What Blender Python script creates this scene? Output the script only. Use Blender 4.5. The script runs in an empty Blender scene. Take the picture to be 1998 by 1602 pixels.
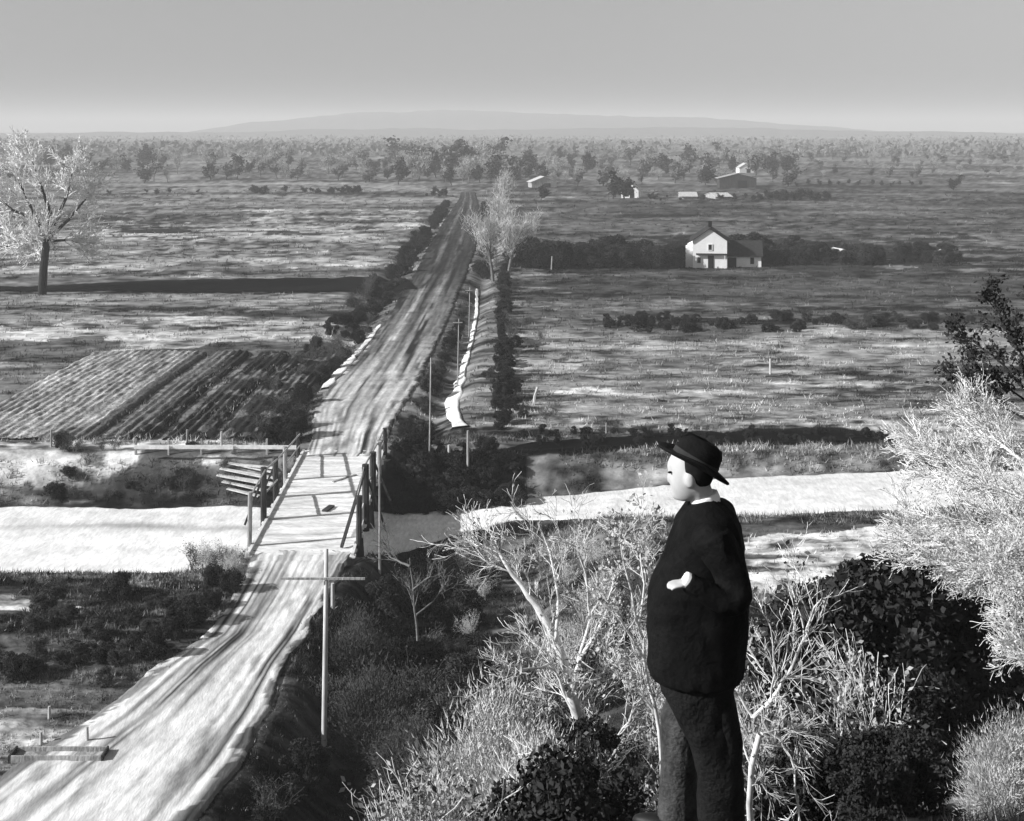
import bpy, bmesh, math, random
import numpy as np
from mathutils import Vector, Matrix
R = math.radians
random.seed(7); RNG = np.random.default_rng(11)
SC = bpy.context.scene
COL = SC.collection
# ------------------------------------------------------------------ camera, world, sun
H, F, YH, CX = 21.0, 2412.0, 250.0, 999.0          # eye height (m), focal length and horizon row of the 1998 px wide photograph
cam = bpy.data.cameras.new('camera'); camo = bpy.data.objects.new('camera', cam); COL.objects.link(camo)
cam.sensor_width = 36; cam.lens = 36*F/1998; cam.shift_y = -(801-YH)/1998
cam.clip_start = .3; cam.clip_end = 40000
camo.location = (0, 0, H); camo.rotation_euler = (R(90), 0, 0)
SC.camera = camo
SUN_EL = R(27); SUN_AZ = R(255)                    # azimuth clockwise from +y: low from the left, a little behind the camera
sdir = Vector((math.sin(SUN_AZ)*math.cos(SUN_EL), math.cos(SUN_AZ)*math.cos(SUN_EL), math.sin(SUN_EL)))
sl = bpy.data.lights.new('sun', 'SUN'); sl.energy = 5.0; sl.angle = R(.5); sl.color = (1, 1, 1)
slo = bpy.data.objects.new('sun', sl); COL.objects.link(slo)
slo.rotation_euler = (-sdir).to_track_quat('-Z', 'Y').to_euler()
W = bpy.data.worlds.new('World'); SC.world = W; W.use_nodes = True
wn, wl = W.node_tree.nodes, W.node_tree.links
sky = wn.new('ShaderNodeTexSky'); sky.sky_type = 'NISHITA'; sky.sun_disc = False
sky.sun_elevation = SUN_EL; sky.sun_rotation = SUN_AZ; sky.air_density = .85; sky.dust_density = .9; sky.ozone_density = 1
bw = wn.new('ShaderNodeSeparateColor')             # blue-sensitive black-and-white film
wl.new(sky.outputs[0], bw.inputs[0]); wl.new(bw.outputs[2], wn['Background'].inputs[0])
wn['Background'].inputs[1].default_value = .056
SC.view_settings.view_transform = 'Standard'; SC.view_settings.look = 'None'
SC.view_settings.exposure = 0.5; SC.view_settings.gamma = 1
SC.cycles.volume_bounces = 1; SC.cycles.max_bounces = 6; SC.cycles.diffuse_bounces = 2
SC.cycles.transparent_max_bounces = 8
# ------------------------------------------------------------------ helpers
def P(px, py, z=0.0):
    Y = F*(H-z)/(py-YH); return ((px-CX)*Y/F, Y, z)
def sstep(a, b, x):
    t = np.clip((x-a)/(b-a), 0, 1); return t*t*(3-2*t)
def _hash(i, j, s):
    n = (i*374761393 + j*668265263 + s*1442695041) & 0x7fffffff
    n = ((n ^ (n >> 13))*1274126177) & 0x7fffffff
    return ((n ^ (n >> 16)) & 0xffff)/65535.0
def vn(x, y, s=0):
    x = np.asarray(x, float); y = np.asarray(y, float)
    i = np.floor(x).astype(np.int64); j = np.floor(y).astype(np.int64)
    u = x-i; v = y-j; u = u*u*(3-2*u); v = v*v*(3-2*v)
    return (_hash(i, j, s)*(1-u)+_hash(i+1, j, s)*u)*(1-v)+(_hash(i, j+1, s)*(1-u)+_hash(i+1, j+1, s)*u)*v
def fbm(x, y, s=0, o=3):
    r = 0; a = .5
    for k in range(o):
        r = r+a*(vn(x*2**k, y*2**k, s+k)-.5); a *= .55
    return r*2
def tag(o, label=None, cat=None, group=None, kind=None):
    if label: o['label'] = label
    if cat: o['category'] = cat
    if group: o['group'] = group
    if kind: o['kind'] = kind
    return o
def empty(name, loc=(0, 0, 0), rz=0, label=None, cat=None, group=None):
    o = bpy.data.objects.new(name, None); COL.objects.link(o); o.location = loc; o.rotation_euler = (0, 0, rz)
    o.empty_display_size = .2
    return tag(o, label, cat, group)
def link(name, me, mat, parent=None, smooth=False):
    o = bpy.data.objects.new(name, me); COL.objects.link(o)
    if mat is not None: me.materials.append(mat)
    if smooth: me.polygons.foreach_set('use_smooth', np.ones(len(me.polygons), bool))
    if parent: o.parent = parent
    return o
def npmesh(name, V, Fc, tone=None):
    """V (n,3), Fc (m,k) -> mesh"""
    me = bpy.data.meshes.new(name); V = np.asarray(V, np.float32); Fc = np.asarray(Fc, np.int32)
    k = Fc.shape[1]; me.vertices.add(len(V)); me.vertices.foreach_set('co', V.ravel())
    me.loops.add(Fc.size); me.loops.foreach_set('vertex_index', Fc.ravel())
    me.polygons.add(len(Fc)); me.polygons.foreach_set('loop_start', np.arange(0, Fc.size, k, dtype=np.int32))
    me.update(calc_edges=True)
    if tone is not None:
        a = me.attributes.new('tone', 'FLOAT', 'POINT'); a.data.foreach_set('value', np.asarray(tone, np.float32).ravel())
    return me
def gridfaces(nr, nc):
    i = np.arange(nr-1)[:, None]*nc+np.arange(nc-1)[None, :]
    return np.stack([i, i+1, i+nc+1, i+nc], -1).reshape(-1, 4)
class MB:
    """collects boxes, prisms and tubes; build() links them as ONE mesh"""
    def __init__(s): s.v = []; s.f = []
    def add(s, vs, fs):
        n = len(s.v); s.v += [tuple(map(float, v)) for v in vs]; s.f += [tuple(i+n for i in f) for f in fs]; return s
    def box(s, c, d, rz=0, m=None):
        hx, hy, hz = d[0]/2, d[1]/2, d[2]/2; q = Matrix.Rotation(rz, 3, 'Z') if m is None else m
        vs = [Vector(c)+q@Vector((x*hx, y*hy, z*hz)) for x in (-1, 1) for y in (-1, 1) for z in (-1, 1)]
        return s.add(vs, [(0, 1, 3, 2), (4, 6, 7, 5), (0, 4, 5, 1), (2, 3, 7, 6), (0, 2, 6, 4), (1, 5, 7, 3)])
    def beam(s, a, b, w, h):
        a = Vector(a); b = Vector(b); d = b-a
        return s.box((a+b)/2, (d.length, w, h), m=d.to_track_quat('X', 'Z').to_matrix())
    def prism(s, pts, y0, y1):       # outline in xz, extruded along y
        n = len(pts); vs = [(x, y0, z) for x, z in pts]+[(x, y1, z) for x, z in pts]
        return s.add(vs, [tuple(range(n)), tuple(range(2*n-1, n-1, -1))]+[(i, i+n, (i+1) % n+n, (i+1) % n) for i in range(n)])
    def tube(s, pts, rad, n=6, cap=True):
        pts = [Vector(p) for p in pts]; vs = []; fs = []
        up = Vector((.31, .17, .93))
        for i, p in enumerate(pts):
            t = (pts[min(i+1, len(pts)-1)]-pts[max(i-1, 0)]); t = t.normalized() if t.length > 1e-9 else Vector((0, 0, 1))
            a = t.cross(up); a = a.normalized() if a.length > 1e-4 else Vector((1, 0, 0)); b = t.cross(a)
            r = rad[i] if hasattr(rad, '__len__') else rad
            ra, rb = r if hasattr(r, '__len__') else (r, r)
            vs += [p+a*(ra*math.cos(6.2832*k/n))+b*(rb*math.sin(6.2832*k/n)) for k in range(n)]
        for i in range(len(pts)-1):
            for k in range(n): fs.append((i*n+k, i*n+(k+1) % n, (i+1)*n+(k+1) % n, (i+1)*n+k))
        if cap: fs += [tuple(range(n-1, -1, -1)), tuple(range((len(pts)-1)*n, len(pts)*n))]
        return s.add(vs, fs)
    def mesh(s, name):
        me = bpy.data.meshes.new(name); me.from_pydata(s.v, [], s.f); me.update(); return me
    def build(s, name, mat, parent=None, smooth=False): return link(name, s.mesh(name), mat, parent, smooth)
def mat(name, v, rough=.9, tone=False, n1=(1.0, .35), n2=None, bump=0, bscale=8, stretch=(1, 1, 1), spec=.15, coord='Object'):
    m = bpy.data.materials.new(name); m.use_nodes = True; N, L = m.node_tree.nodes, m.node_tree.links
    b = N['Principled BSDF']; b.inputs['Roughness'].default_value = rough; b.inputs['Specular IOR Level'].default_value = spec
    tc = N.new('ShaderNodeTexCoord'); mp = N.new('ShaderNodeMapping'); mp.inputs['Scale'].default_value = stretch
    L.new(tc.outputs[coord], mp.inputs[0])
    if tone:
        src = N.new('ShaderNodeAttribute'); src.attribute_name = 'tone'; cur = src.outputs['Fac']
    else:
        src = N.new('ShaderNodeValue'); src.outputs[0].default_value = v; cur = src.outputs[0]
    for spec_ in (n1, n2):
        if not spec_: continue
        t = N.new('ShaderNodeTexNoise'); t.inputs['Scale'].default_value = spec_[0]; t.inputs['Detail'].default_value = 5
        t.inputs['Roughness'].default_value = .65
        L.new(mp.outputs[0], t.inputs['Vector'])
        r = N.new('ShaderNodeMapRange'); r.inputs[1].default_value = .3; r.inputs[2].default_value = .7
        r.inputs[3].default_value = 1-spec_[1]; r.inputs[4].default_value = 1+spec_[1]
        L.new(t.outputs['Fac'], r.inputs[0])
        mu = N.new('ShaderNodeMath'); mu.operation = 'MULTIPLY'; L.new(cur, mu.inputs[0]); L.new(r.outputs[0], mu.inputs[1]); cur = mu.outputs[0]
    L.new(cur, b.inputs['Base Color'])
    if bump:
        t = N.new('ShaderNodeTexNoise'); t.inputs['Scale'].default_value = bscale; t.inputs['Detail'].default_value = 6
        L.new(mp.outputs[0], t.inputs['Vector'])
        bp = N.new('ShaderNodeBump'); bp.inputs['Strength'].default_value = bump; bp.inputs['Distance'].default_value = .15
        L.new(t.outputs['Fac'], bp.inputs['Height']); L.new(bp.outputs[0], b.inputs['Normal'])
    return m
M = dict(
    ground=mat('earth_and_grass', .2, tone=True, n1=(.9, .45), n2=(.16, .3), bump=.5, bscale=5, stretch=(.55, 1, 1), spec=.05),
    road=mat('road_dirt', .5, tone=True, n1=(3.2, .2), n2=(.5, .12), bump=.16, bscale=9, stretch=(1.6, .45, 1), spec=.05),
    field=mat('ploughed_soil', .2, tone=True, n1=(3, .5), n2=(.4, .3), bump=.6, bscale=7, spec=.05),
    grass=mat('grass_blades', .2, tone=True, n1=(3, .3), spec=.1),
    wood=mat('weathered_wood', .33, n1=(1.5, .35), n2=(9, .3), bump=.3, bscale=14, stretch=(1, 1, .25)),
    wood_dark=mat('tarred_wood', .045, n1=(2, .5), bump=.3, bscale=14, stretch=(1, 1, .3)),
    plank=mat('deck_plank', .72, n1=(1.0, .4), n2=(6, .25), bump=.3, bscale=8, stretch=(.45, 2.0, 1)),
    board=mat('pale_board', .68, n1=(2, .25), bump=.2),
    pole=mat('pole_wood', .5, n1=(2, .3), n2=(12, .2), stretch=(1, 1, .2)),
    bark_pale=mat('pale_bark', .66, n1=(5, .4), spec=.1),
    bark_mid=mat('grey_bark', .15, n1=(5, .45), spec=.1),
    bark_dark=mat('dark_bark', .025, n1=(4, .4)),
    leaf_dark=mat('dark_leaf', .03, n1=(3, .7), spec=.1),
    leaf_mid=mat('dull_leaf', .06, n1=(2.2, .7), spec=.1),
    leaf_pale=mat('pale_leaf', .36, n1=(3, .5), spec=.1),
    leaf_far=mat('distant_leaf', .13, n1=(.6, .7), spec=.05),  # raised albedo: part of the distance haze is put into this colour
    twig_far=mat('distant_twigs', .36, n1=(.5, .5), spec=.05),  # kept pale so the far belt fades without thicker haze
    paint=mat('white_paint', .8, n1=(1, .06), n2=(5, .06)),
    roof=mat('roof_shingle', .03, n1=(3, .5)),
    roof_pale=mat('tin_roof', .5, n1=(2, .3)),
    dark=mat('dark_opening', .012, n1=(2, .3)),
    coat=mat('black_wool', .006, n1=(6, .5), n2=(40, .4), bump=.2, bscale=60, spec=.08),
    trouser=mat('sunlit_trouser', .055, n1=(8, .5), n2=(60, .3), bump=.3, bscale=50, spec=.08),
    skin=mat('skin', .46, rough=.55, n1=(9, .08), spec=.3),
    hair=mat('dark_hair', .012, n1=(40, .5)),
    felt=mat('black_felt', .008, n1=(20, .4), bump=.15, bscale=80, spec=.1),
    linen=mat('white_linen', .85, n1=(10, .05)),
    hill=mat('hill_woods', .06, n1=(.02, .4), spec=0),
    twig_pale=mat('pale_twigs', .5, n1=(1, .3), spec=.05), leaf_white=mat('whitish_leaf', .46, n1=(3, .35), spec=.1), twig_light=mat('light_twigs', .78, n1=(1, .2), spec=.05), lip=mat('lip', .3), trouser_black=mat('black_trouser', .011, n1=(8, .5), bump=.3, bscale=50, spec=.08), hut=mat('hut_boards', .16, n1=(1, .4)), leaf_fuzz=mat('feathery_leaf', .5, n1=(2.5, .4), spec=.05), leaf_grey=mat('grey_leaf', .085, n1=(2.5, .6), spec=.05), wood_grey=mat('grey_painted_wood', .06, n1=(5, .3)),
    rock=mat('grey_rock', .22, n1=(2, .35), n2=(11, .3), bump=.5, bscale=9),
    shoe=mat('shoe_leather', .015, rough=.5),
)
# ------------------------------------------------------------------ the lie of the land
KX = np.array([-80, -16, -13.2, -7.6, -6.5, 0, 13, 27, 90.])
CA = np.array([57.3, 57.3, 59.0, 59.0, 62, 65.9, 66.5, 66.8, 67])       # near bank top
CB = np.array([64.3, 65.2, 65.5, 66, 68, 72.9, 69.8, 69.9, 70])         # track, near edge
CC = np.array([76.6, 76.6, 76.6, 75.8, 75.4, 77.0, 77.5, 76.9, 76])     # track, far edge
CD = np.array([80.5, 80.5, 79.3, 79.4, 80.0, 79.9, 79.7, 79.2, 79])     # far bank top
CZ = np.array([-2.5, -2.5, -2.6, -2.6, -2.5, -2.2, -1.0, -.3, -.1])
DX = np.array([-4, -1, 10.3, 29, 80.]); DY = np.array([80.8, 81.2, 83.2, 84.4, 86.])
def bridge_x(y): return -10.33-.028*(y-61)
# road: left edge, right edge (photo px) at each row
RN = [(1700, -290, 300), (1602, -130, 388), (1500, 10, 470), (1400, 175, 528), (1300, 305, 572), (1240, 395, 606), (1180, 440, 640), (1110, 480, 680), (1085, 492, 700)]
RF = [(893, 590, 748), (850, 600, 760), (800, 604, 790), (760, 632, 818), (700, 690, 845), (640, 735, 873), (600, 762, 890), (560, 788, 905),
      (530, 806, 918), (480, 832, 935), (440, 858, 938), (410, 880, 938), (390, 893, 934), (375, 898, 928)]
def edges(rows): 
    L = np.array([P(l, y)[:2] for y, l, r in rows]); Rr = np.array([P(r, y)[:2] for y, l, r in rows])
    return L, Rr
def road_lr(y):
    y = np.asarray(y, float); out = []
    Ln, Rn_ = edges(RN); Lf, Rf = edges(RF)
    for a, b in ((Ln, Lf), (Rn_, Rf)):
        q = np.vstack([a, b]); out.append(np.interp(y, q[:, 1], q[:, 0]))
    return out
def gz(x, y, rough=True):
    x = np.asarray(x, float); y = np.asarray(y, float)
    hr = np.interp(y, [-30, 3, 6.4, 9, 12, 20, 30, 40, 50, 56], [17.9, 17.8, 17.72, 15.85, 14.1, 11.0, 7.4, 3.9, 1.0, 0])
    hl = np.interp(y, [-30, 3, 6, 9, 12, 20, 27, 34], [17.9, 17.8, 16.6, 14.4, 12.4, 7.4, 3, 0])
    w = sstep(-6.5, 4, x+.06*(y-30)); z = hl*(1-w)+hr*w
    # gully between the road and the bluff
    lr = road_lr(y)[1]
    g = sstep(0, 3.2, x-lr)*(1-sstep(.5, 6, x-.04*(y-40)+1.5))*sstep(30, 40, y)*(1-sstep(66, 74, y))
    z = z-2.4*g*np.where(y < 74, 1, 0)
    # sunken track
    a, b, c, d, zf = (np.interp(x, KX, q) for q in (CA, CB, CC, CD, CZ))
    t = sstep(a, b, y)*(1-sstep(c, d, y)); z = np.minimum(z, z*(1-t)+zf*t)
    # drainage ditch beyond it, right of the road
    dy = np.interp(x, DX, DY); dd = np.exp(-((y-dy)/1.0)**2)*sstep(-3, 0, x)*(1-sstep(26, 40, x)); z = z-.25*dd
    # embankment shoulders either side of the far road
    l2, r2 = road_lr(y)
    far = sstep(80, 86, y)*(1-sstep(260, 330, y))
    z = z-far*.8*(np.exp(-((x-(l2-2.2))/1.5)**2)+np.exp(-((x-(r2+2.2))/1.4)**2))
    if rough:
        amp = np.where(y < 56, .17, .12)*(1+.6*sstep(2, 8, z))
        onroad = (x > l2-.3) & (x < r2+.3) & ((y < 61) | (y > 79))
        amp = np.where(onroad, .04, amp)
        amp = np.where((y > c-15) & (y < b+0) , amp, amp)
        z = z+amp*.6*fbm(x*.5, y*.5, 3, 3)+.55*amp*fbm(x*1.9, y*1.9, 9, 3)
        z = z+sstep(100, 300, y)*.5*fbm(x*.02, y*.04, 21, 3)
    return z
def G(x, y): return float(gz(np.array([x]), np.array([y]))[0])
# ---- tone (albedo) map of the earth: what grows or lies there
def PL(*pts, z=0): return np.array([P(a, b, z)[:2] for a, b in pts])
REG = []
def reg(tone, *pts, z=0, j=1.0): REG.append((PL(*pts, z=z), tone, j))
def rect(tone, x0, y0, x1, y1, j=1.0): reg(tone, (x0, y0), (x1, y0), (x1, y1), (x0, y1), j=j)
rect(.17, -600, 345, 960, 420); rect(.1, 960, 345, 2600, 470)
rect(.34, 200, 421, 900, 440); rect(.05, 215, 420, 420, 428); rect(.09, 210, 432, 340, 442)
rect(.28, -600, 470, 800, 532); rect(.3, 100, 440, 830, 472); rect(.6, 190, 450, 262, 466, j=.4)
rect(.045, 365, 452, 735, 462); rect(.05, 150, 466, 330, 470, .5)
rect(.12, -600, 528, 820, 546); rect(.19, -600, 571, 780, 636); rect(.36, -600, 634, 660, 668); rect(.07, 330, 622, 640, 633)
rect(.1, -600, 668, 640, 692); rect(.24, -600, 690, 330, 705)
rect(.06, 1020, 392, 1520, 412); rect(.1, 1020, 412, 2600, 470); rect(.03, 1000, 474, 1900, 526); rect(.03, 1010, 478, 1330, 522)
rect(.06, 1010, 524, 2600, 600); rect(.12, 1040, 596, 2600, 626); rect(.07, 1180, 622, 1900, 650); rect(.15, 1010, 640, 1200, 700)
rect(.23, 1080, 655, 2600, 845); rect(.2, 930, 700, 1090, 845); rect(.06, 1050, 676, 1185, 694); rect(.34, 1000, 822, 2600, 850)
rect(.06, 1480, 706, 1575, 722); rect(.06, 1600, 728, 1680, 742); rect(.07, 1775, 728, 1862, 746); rect(.12, 1200, 700, 1470, 716)
rect(.38, 1240, 745, 1800, 775); rect(.2, 1100, 770, 1900, 790)
rect(.5, -600, 858, 580, 884); 
reg(.006, (930, 884), (1080, 866), (1240, 852), (1400, 846), (1720, 842), (1720, 860), (1400, 868), (1240, 874), (1080, 884), j=.5)
rect(.2, 1100, 880, 2600, 930); rect(.13, 1420, 884, 1640, 915)
rect(.22, -600, 886, 240, 932); rect(.07, 200, 886, 600, 985); rect(.1, -600, 940, 240, 990); rect(.4, 20, 931, 235, 940, .5)
rect(.09, 1420, 1012, 2600, 1040); rect(.72, 1420, 1036, 2600, 1145); rect(.3, 1500, 1050, 1700, 1060)
rect(.28, -700, 1128, 420, 1182); rect(.5, 60, 1172, 260, 1200); rect(.1, -700, 1190, 380, 1372); rect(.05, 300, 1130, 470, 1250)
rect(.3, -700, 1372, 260, 1440); rect(.4, -700, 1440, 300, 1800)
rect(.05, 640, 1020, 1020, 1150)
def inside(poly, x, y):
    r = np.zeros(x.shape, bool); n = len(poly)
    for i in range(n):
        x0, y0 = poly[i]; x1, y1 = poly[(i+1) % n]
        c = ((y0 > y) != (y1 > y))
        with np.errstate(divide='ignore', invalid='ignore'): xi = (x1-x0)*(y-y0)/(y1-y0)+x0
        r ^= c & (x < xi)
    return r
def ground_at(px, py, z0=None):        # march the ray of a photo point to the terrain
    dx, dz = (px-CX)/F, -(py-YH)/F
    ys = np.concatenate([np.arange(7, 60, .1), np.arange(60, 90, .1), np.arange(90, 1500, 1.)])
    hit = np.where(H+dz*ys <= gz(dx*ys, ys, False))[0]
    y = ys[hit[0]] if len(hit) else 1500
    return dx*y, y, G(dx*y, y)
def tone(x, y):
    x = np.asarray(x, float); y = np.asarray(y, float)
    t = np.full(x.shape, .14)
    s = np.maximum(y, 30); ly = np.log(s)
    for poly, tv, j in REG:
        jx = x+fbm(x*.07, ly*34, 41, 3)*s*.16*j; jy = y+fbm(x*.09+5, ly*12, 43, 4)*s*s*.0007*j
        m = inside(poly, jx, jy); t = np.where(m, tv, t)
    # bluff: rough dark grass with pale dry patches; gully darker
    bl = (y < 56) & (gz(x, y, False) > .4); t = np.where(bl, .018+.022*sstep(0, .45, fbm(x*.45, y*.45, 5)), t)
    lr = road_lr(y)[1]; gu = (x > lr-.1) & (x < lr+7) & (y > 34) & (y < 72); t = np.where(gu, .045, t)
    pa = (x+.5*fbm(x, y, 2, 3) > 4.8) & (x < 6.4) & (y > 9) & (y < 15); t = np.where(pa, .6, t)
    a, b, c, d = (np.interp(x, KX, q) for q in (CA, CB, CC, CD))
    t = np.where((y > c-.6) & (y < d) & (x > -8) & (x < 1), .03, t)  # bank earth darkened to deepen the bridge's shadow there
    # long streaks across the fields and tufty mottling
    st = fbm(x*.024, ly*32, 61, 4); mo = fbm(x*np.where(s < 90, 1.1, .5), ly*75, 63, 3)+.9*fbm(x*.6, ly*190, 65, 2)
    br = fbm(x*.02, ly*9, 67, 2)
    return np.clip(.82*t*np.clip(1+1.5*st+1.35*mo+.6*br, .12, 2.8), .008, .75)
# ------------------------------------------------------------------ ground
rows = np.concatenate([np.linspace(-12, 34, 110, endpoint=False), 1/np.linspace(1/34., 1/7000., 840)])
cols = np.linspace(-.64, .64, 640)
gy = np.repeat(rows[:, None], len(cols), 1); gx = cols[None, :]*np.maximum(gy, 32)
gzv = gz(gx, gy)
FX0, FX1, FY0, FY1 = -39., -16.2, 83.4, 116.
infield = (gx > FX0) & (gx < FX1) & (gy > FY0) & (gy < FY1)
gzv = np.where(infield, -.25, gzv)
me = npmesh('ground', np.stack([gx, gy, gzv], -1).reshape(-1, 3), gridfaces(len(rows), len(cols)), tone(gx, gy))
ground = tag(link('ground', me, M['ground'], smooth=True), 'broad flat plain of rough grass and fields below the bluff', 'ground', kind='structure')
# far hills
def hills(name, Y, prof, depth, label):
    xs = np.linspace(-.62*Y, .62*Y, 220); v = np.linspace(0, 1, 24)
    pp = np.array([((a-CX)*Y/F, H+(YH-b)*Y/F) for a, b in prof]); hh = np.interp(xs, pp[:, 0], pp[:, 1])
    hh = np.maximum(hh+6*fbm(xs/180, xs*0, 5, 3)+2.5*fbm(xs/45, xs*0, 8, 2), 0)
    X, Vv = np.meshgrid(xs, v); hh = np.minimum(hh, 84); Hh = np.tile(hh, (len(v), 1))
    Z = Hh*np.sin(np.pi*Vv)**.8*(1+.12*fbm(X/90, Vv*9, 4))-2
    return tag(link(name, npmesh(name, np.stack([X, Y+(Vv-.5)*depth, Z], -1).reshape(-1, 3), gridfaces(len(v), len(xs))), M['hill'], smooth=True), label, 'hills', kind='structure')
hills('hills', 4100, [(-400, 262), (350, 262), (480, 240), (620, 224), (760, 216), (920, 214), (1080, 222), (1250, 226), (1400, 232), (1600, 246), (1800, 262), (2500, 262)], 500, 'long low wooded hills fading into haze on the horizon')
hills('hills', 3100, [(-400, 258), (300, 258), (560, 252), (800, 248), (1000, 250), (1300, 246), (1600, 254), (2500, 262)], 300, 'nearer low rise in front of the hazy hills')
# ------------------------------------------------------------------ roads and tracks
def strip(name, rws, mt, tonef, lift, nlon=260, nlat=44, ragged=.35, label='', cat='road', zf=None):
    """road sheet between two edges given in world space: rws = (y, xl, xr)"""
    rws = np.array(sorted(rws)); ys = 1/np.linspace(1/rws[0, 0], 1/rws[-1, 0], nlon)
    xl = np.interp(ys, rws[:, 0], rws[:, 1]); xr = np.interp(ys, rws[:, 0], rws[:, 2])
    u = np.linspace(-.08, 1.08, nlat); Y = np.repeat(ys[:, None], nlat, 1); U = np.repeat(u[None], nlon, 0)
    wv = (xr-xl)[:, None]; wob = ragged*1.3*fbm(Y*.55, U*0+3, 71, 5)*np.clip(U, 0, 1)+ragged*1.3*fbm(Y*.5, U*0+9, 75, 5)*(1-np.clip(U, 0, 1))
    X = xl[:, None]+U*wv+wob*np.clip(np.abs(U-.5)*2, 0, 1)**7
    e = np.minimum(U, 1-U)
    base = np.where((Y > 59.95) & (Y < 79.5), .112, gz(X, Y)+.12*np.exp(-(np.minimum(abs(Y-60), abs(Y-79.4))/1.6)**2))
    Z = base+np.where(e > .03, lift, -.25+lift*2*np.clip(e/.03+.5, 0, 1)*.5)
    rut = 0
    for c in (.27, .40, .6, .73):
        cc = c+.035*fbm(Y*.09, U*0+c*50, 81, 2); rut = rut-np.exp(-((U-cc)/.028)**2)
    Z = Z+.02*rut*(.5+fbm(Y*.13, U*4, 83, 2))*(e > .05)+.014*fbm(X*2.3, Y*1.1, 77, 3)*(e > .03)
    return tag(link(name, npmesh(name, np.stack([X, Y, Z], -1).reshape(-1, 3), gridfaces(nlon, nlat), tonef(X, Y, U, rut)), mt, smooth=True), label, cat, kind='structure')
def road_tone(X, Y, U, rut):
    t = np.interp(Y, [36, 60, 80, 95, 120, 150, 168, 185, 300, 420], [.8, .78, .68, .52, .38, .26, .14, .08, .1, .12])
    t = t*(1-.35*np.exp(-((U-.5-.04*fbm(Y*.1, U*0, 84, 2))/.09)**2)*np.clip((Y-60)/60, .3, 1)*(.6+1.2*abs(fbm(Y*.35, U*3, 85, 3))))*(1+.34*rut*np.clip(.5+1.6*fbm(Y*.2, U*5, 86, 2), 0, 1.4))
    t = t*(1+.4*fbm(X*2.6, Y*.3, 91, 4)+.3*fbm(X*.35, Y*.9, 93, 3))
    t = t*(1+1.5*np.minimum(fbm(U*24, Y*.06, 97, 3), .06)+1.1*np.minimum(fbm(U*52, Y*.11, 98, 3), .06))
    e = np.minimum(U, 1-U); t = np.where(e < .10, t*np.where(fbm(X*1.2, Y*.8, 99, 4) > .1-1.2*(.1-e)*4, .3, 1), t)
    if Y.min() < 50: t = t*(1-.5*np.exp(-((Y-50.8-.28*(X+11)-.5*fbm(X*.6, Y*.5, 12, 3))/.9)**2)*.0)
    q = np.clip((Y-92)/40, 0, 1); t = t*(1-q+q*(.55+1.1*np.exp(-((U-.34-.02*fbm(Y*.06, U*0, 55, 2))/.05)**2)+1.1*np.exp(-((U-.62-.02*fbm(Y*.05, U*0, 56, 2))/.05)**2)))
    g = np.clip((fbm(X*1.9, Y*.35, 95, 3)-.2)*4, 0, 1)*np.clip(.3+abs(U-.5)*1.2, 0, 1)
    return np.clip(t*(1-.8*g), .02, .8)
def wrows(rws, z=0): return [(P(0, y)[1], P(l, y)[0], P(r, y)[0]) for y, l, r in rws]
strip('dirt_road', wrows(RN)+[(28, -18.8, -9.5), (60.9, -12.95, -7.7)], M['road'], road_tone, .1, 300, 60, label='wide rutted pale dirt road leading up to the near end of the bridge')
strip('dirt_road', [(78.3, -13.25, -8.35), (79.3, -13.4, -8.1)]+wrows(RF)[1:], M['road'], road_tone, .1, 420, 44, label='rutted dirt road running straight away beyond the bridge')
def track_z(X, Y): return np.minimum(gz(X, Y), np.interp(X, KX, CZ)+.15)
xs = np.linspace(-75, 85, 420); v = np.linspace(-.03, 1.03, 40); XX, VV = np.meshgrid(xs, v)
B_ = np.interp(XX, KX, CB); C_ = np.interp(XX, KX, CC); YY = B_+(C_-B_)*VV+.5*fbm(XX*.3, VV*2, 31, 3)
ee = np.minimum(VV, 1-VV); ZZ = gz(XX, YY)+np.where(ee > 0, .06, -.2)
tt = .8*(1+.2*fbm(XX*.06, YY*.8, 33, 3)+.12*fbm(XX*.8, YY*2, 34, 3)); gr = np.exp(-((VV-.66-.05*fbm(XX*.08, XX*0, 36))/.05)**2)*np.clip(.6+1.2*fbm(XX*.12, YY*.3, 37, 3), 0, 1); tt = tt*(1-.5*gr*(XX < -14))*np.where(XX > 0, .9, 1)
me = npmesh('sandy_track', np.stack([XX, YY, ZZ], -1).reshape(-1, 3), gridfaces(len(v), len(xs)), tt)
tag(link('sandy_track', me, M['road'], smooth=True), 'bright sandy track in the cutting that passes under the bridge', 'track', kind='structure')
# driveway crossing the far road
def ribbon(name, pts, w, tv, label, cat, z0=.07, mt='road', n=90, kind='structure', wob=.25):
    p = np.array([P(a, b)[:2] for a, b in pts]); d = np.r_[0, np.cumsum(np.hypot(*np.diff(p, axis=0).T))]
    s = np.linspace(0, d[-1], n); x = np.interp(s, d, p[:, 0]); y = np.interp(s, d, p[:, 1])
    tx = np.gradient(x); ty = np.gradient(y); q = np.hypot(tx, ty); nx, ny = -ty/q, tx/q
    ww = np.interp(s, d, w) if hasattr(w, '__len__') else np.full(n, w)
    ww = ww*(1+wob*2*fbm(s*.5, s*0+len(name), 15, 3))
    u = np.linspace(-.5, .5, 9); X = x[:, None]+nx[:, None]*u*ww[:, None]; Y = y[:, None]+ny[:, None]*u*ww[:, None]
    Z = gz(X, Y)+z0-np.where(np.abs(u) > .45, .15, 0)[None, :]+.0*X
    return tag(link(name, npmesh(name, np.stack([X, Y, Z], -1).reshape(-1, 3), gridfaces(n, 9), tv*(1+.3*fbm(X*.8, Y*.4, 17))), M[mt], smooth=True), label, cat, kind=kind)
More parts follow.
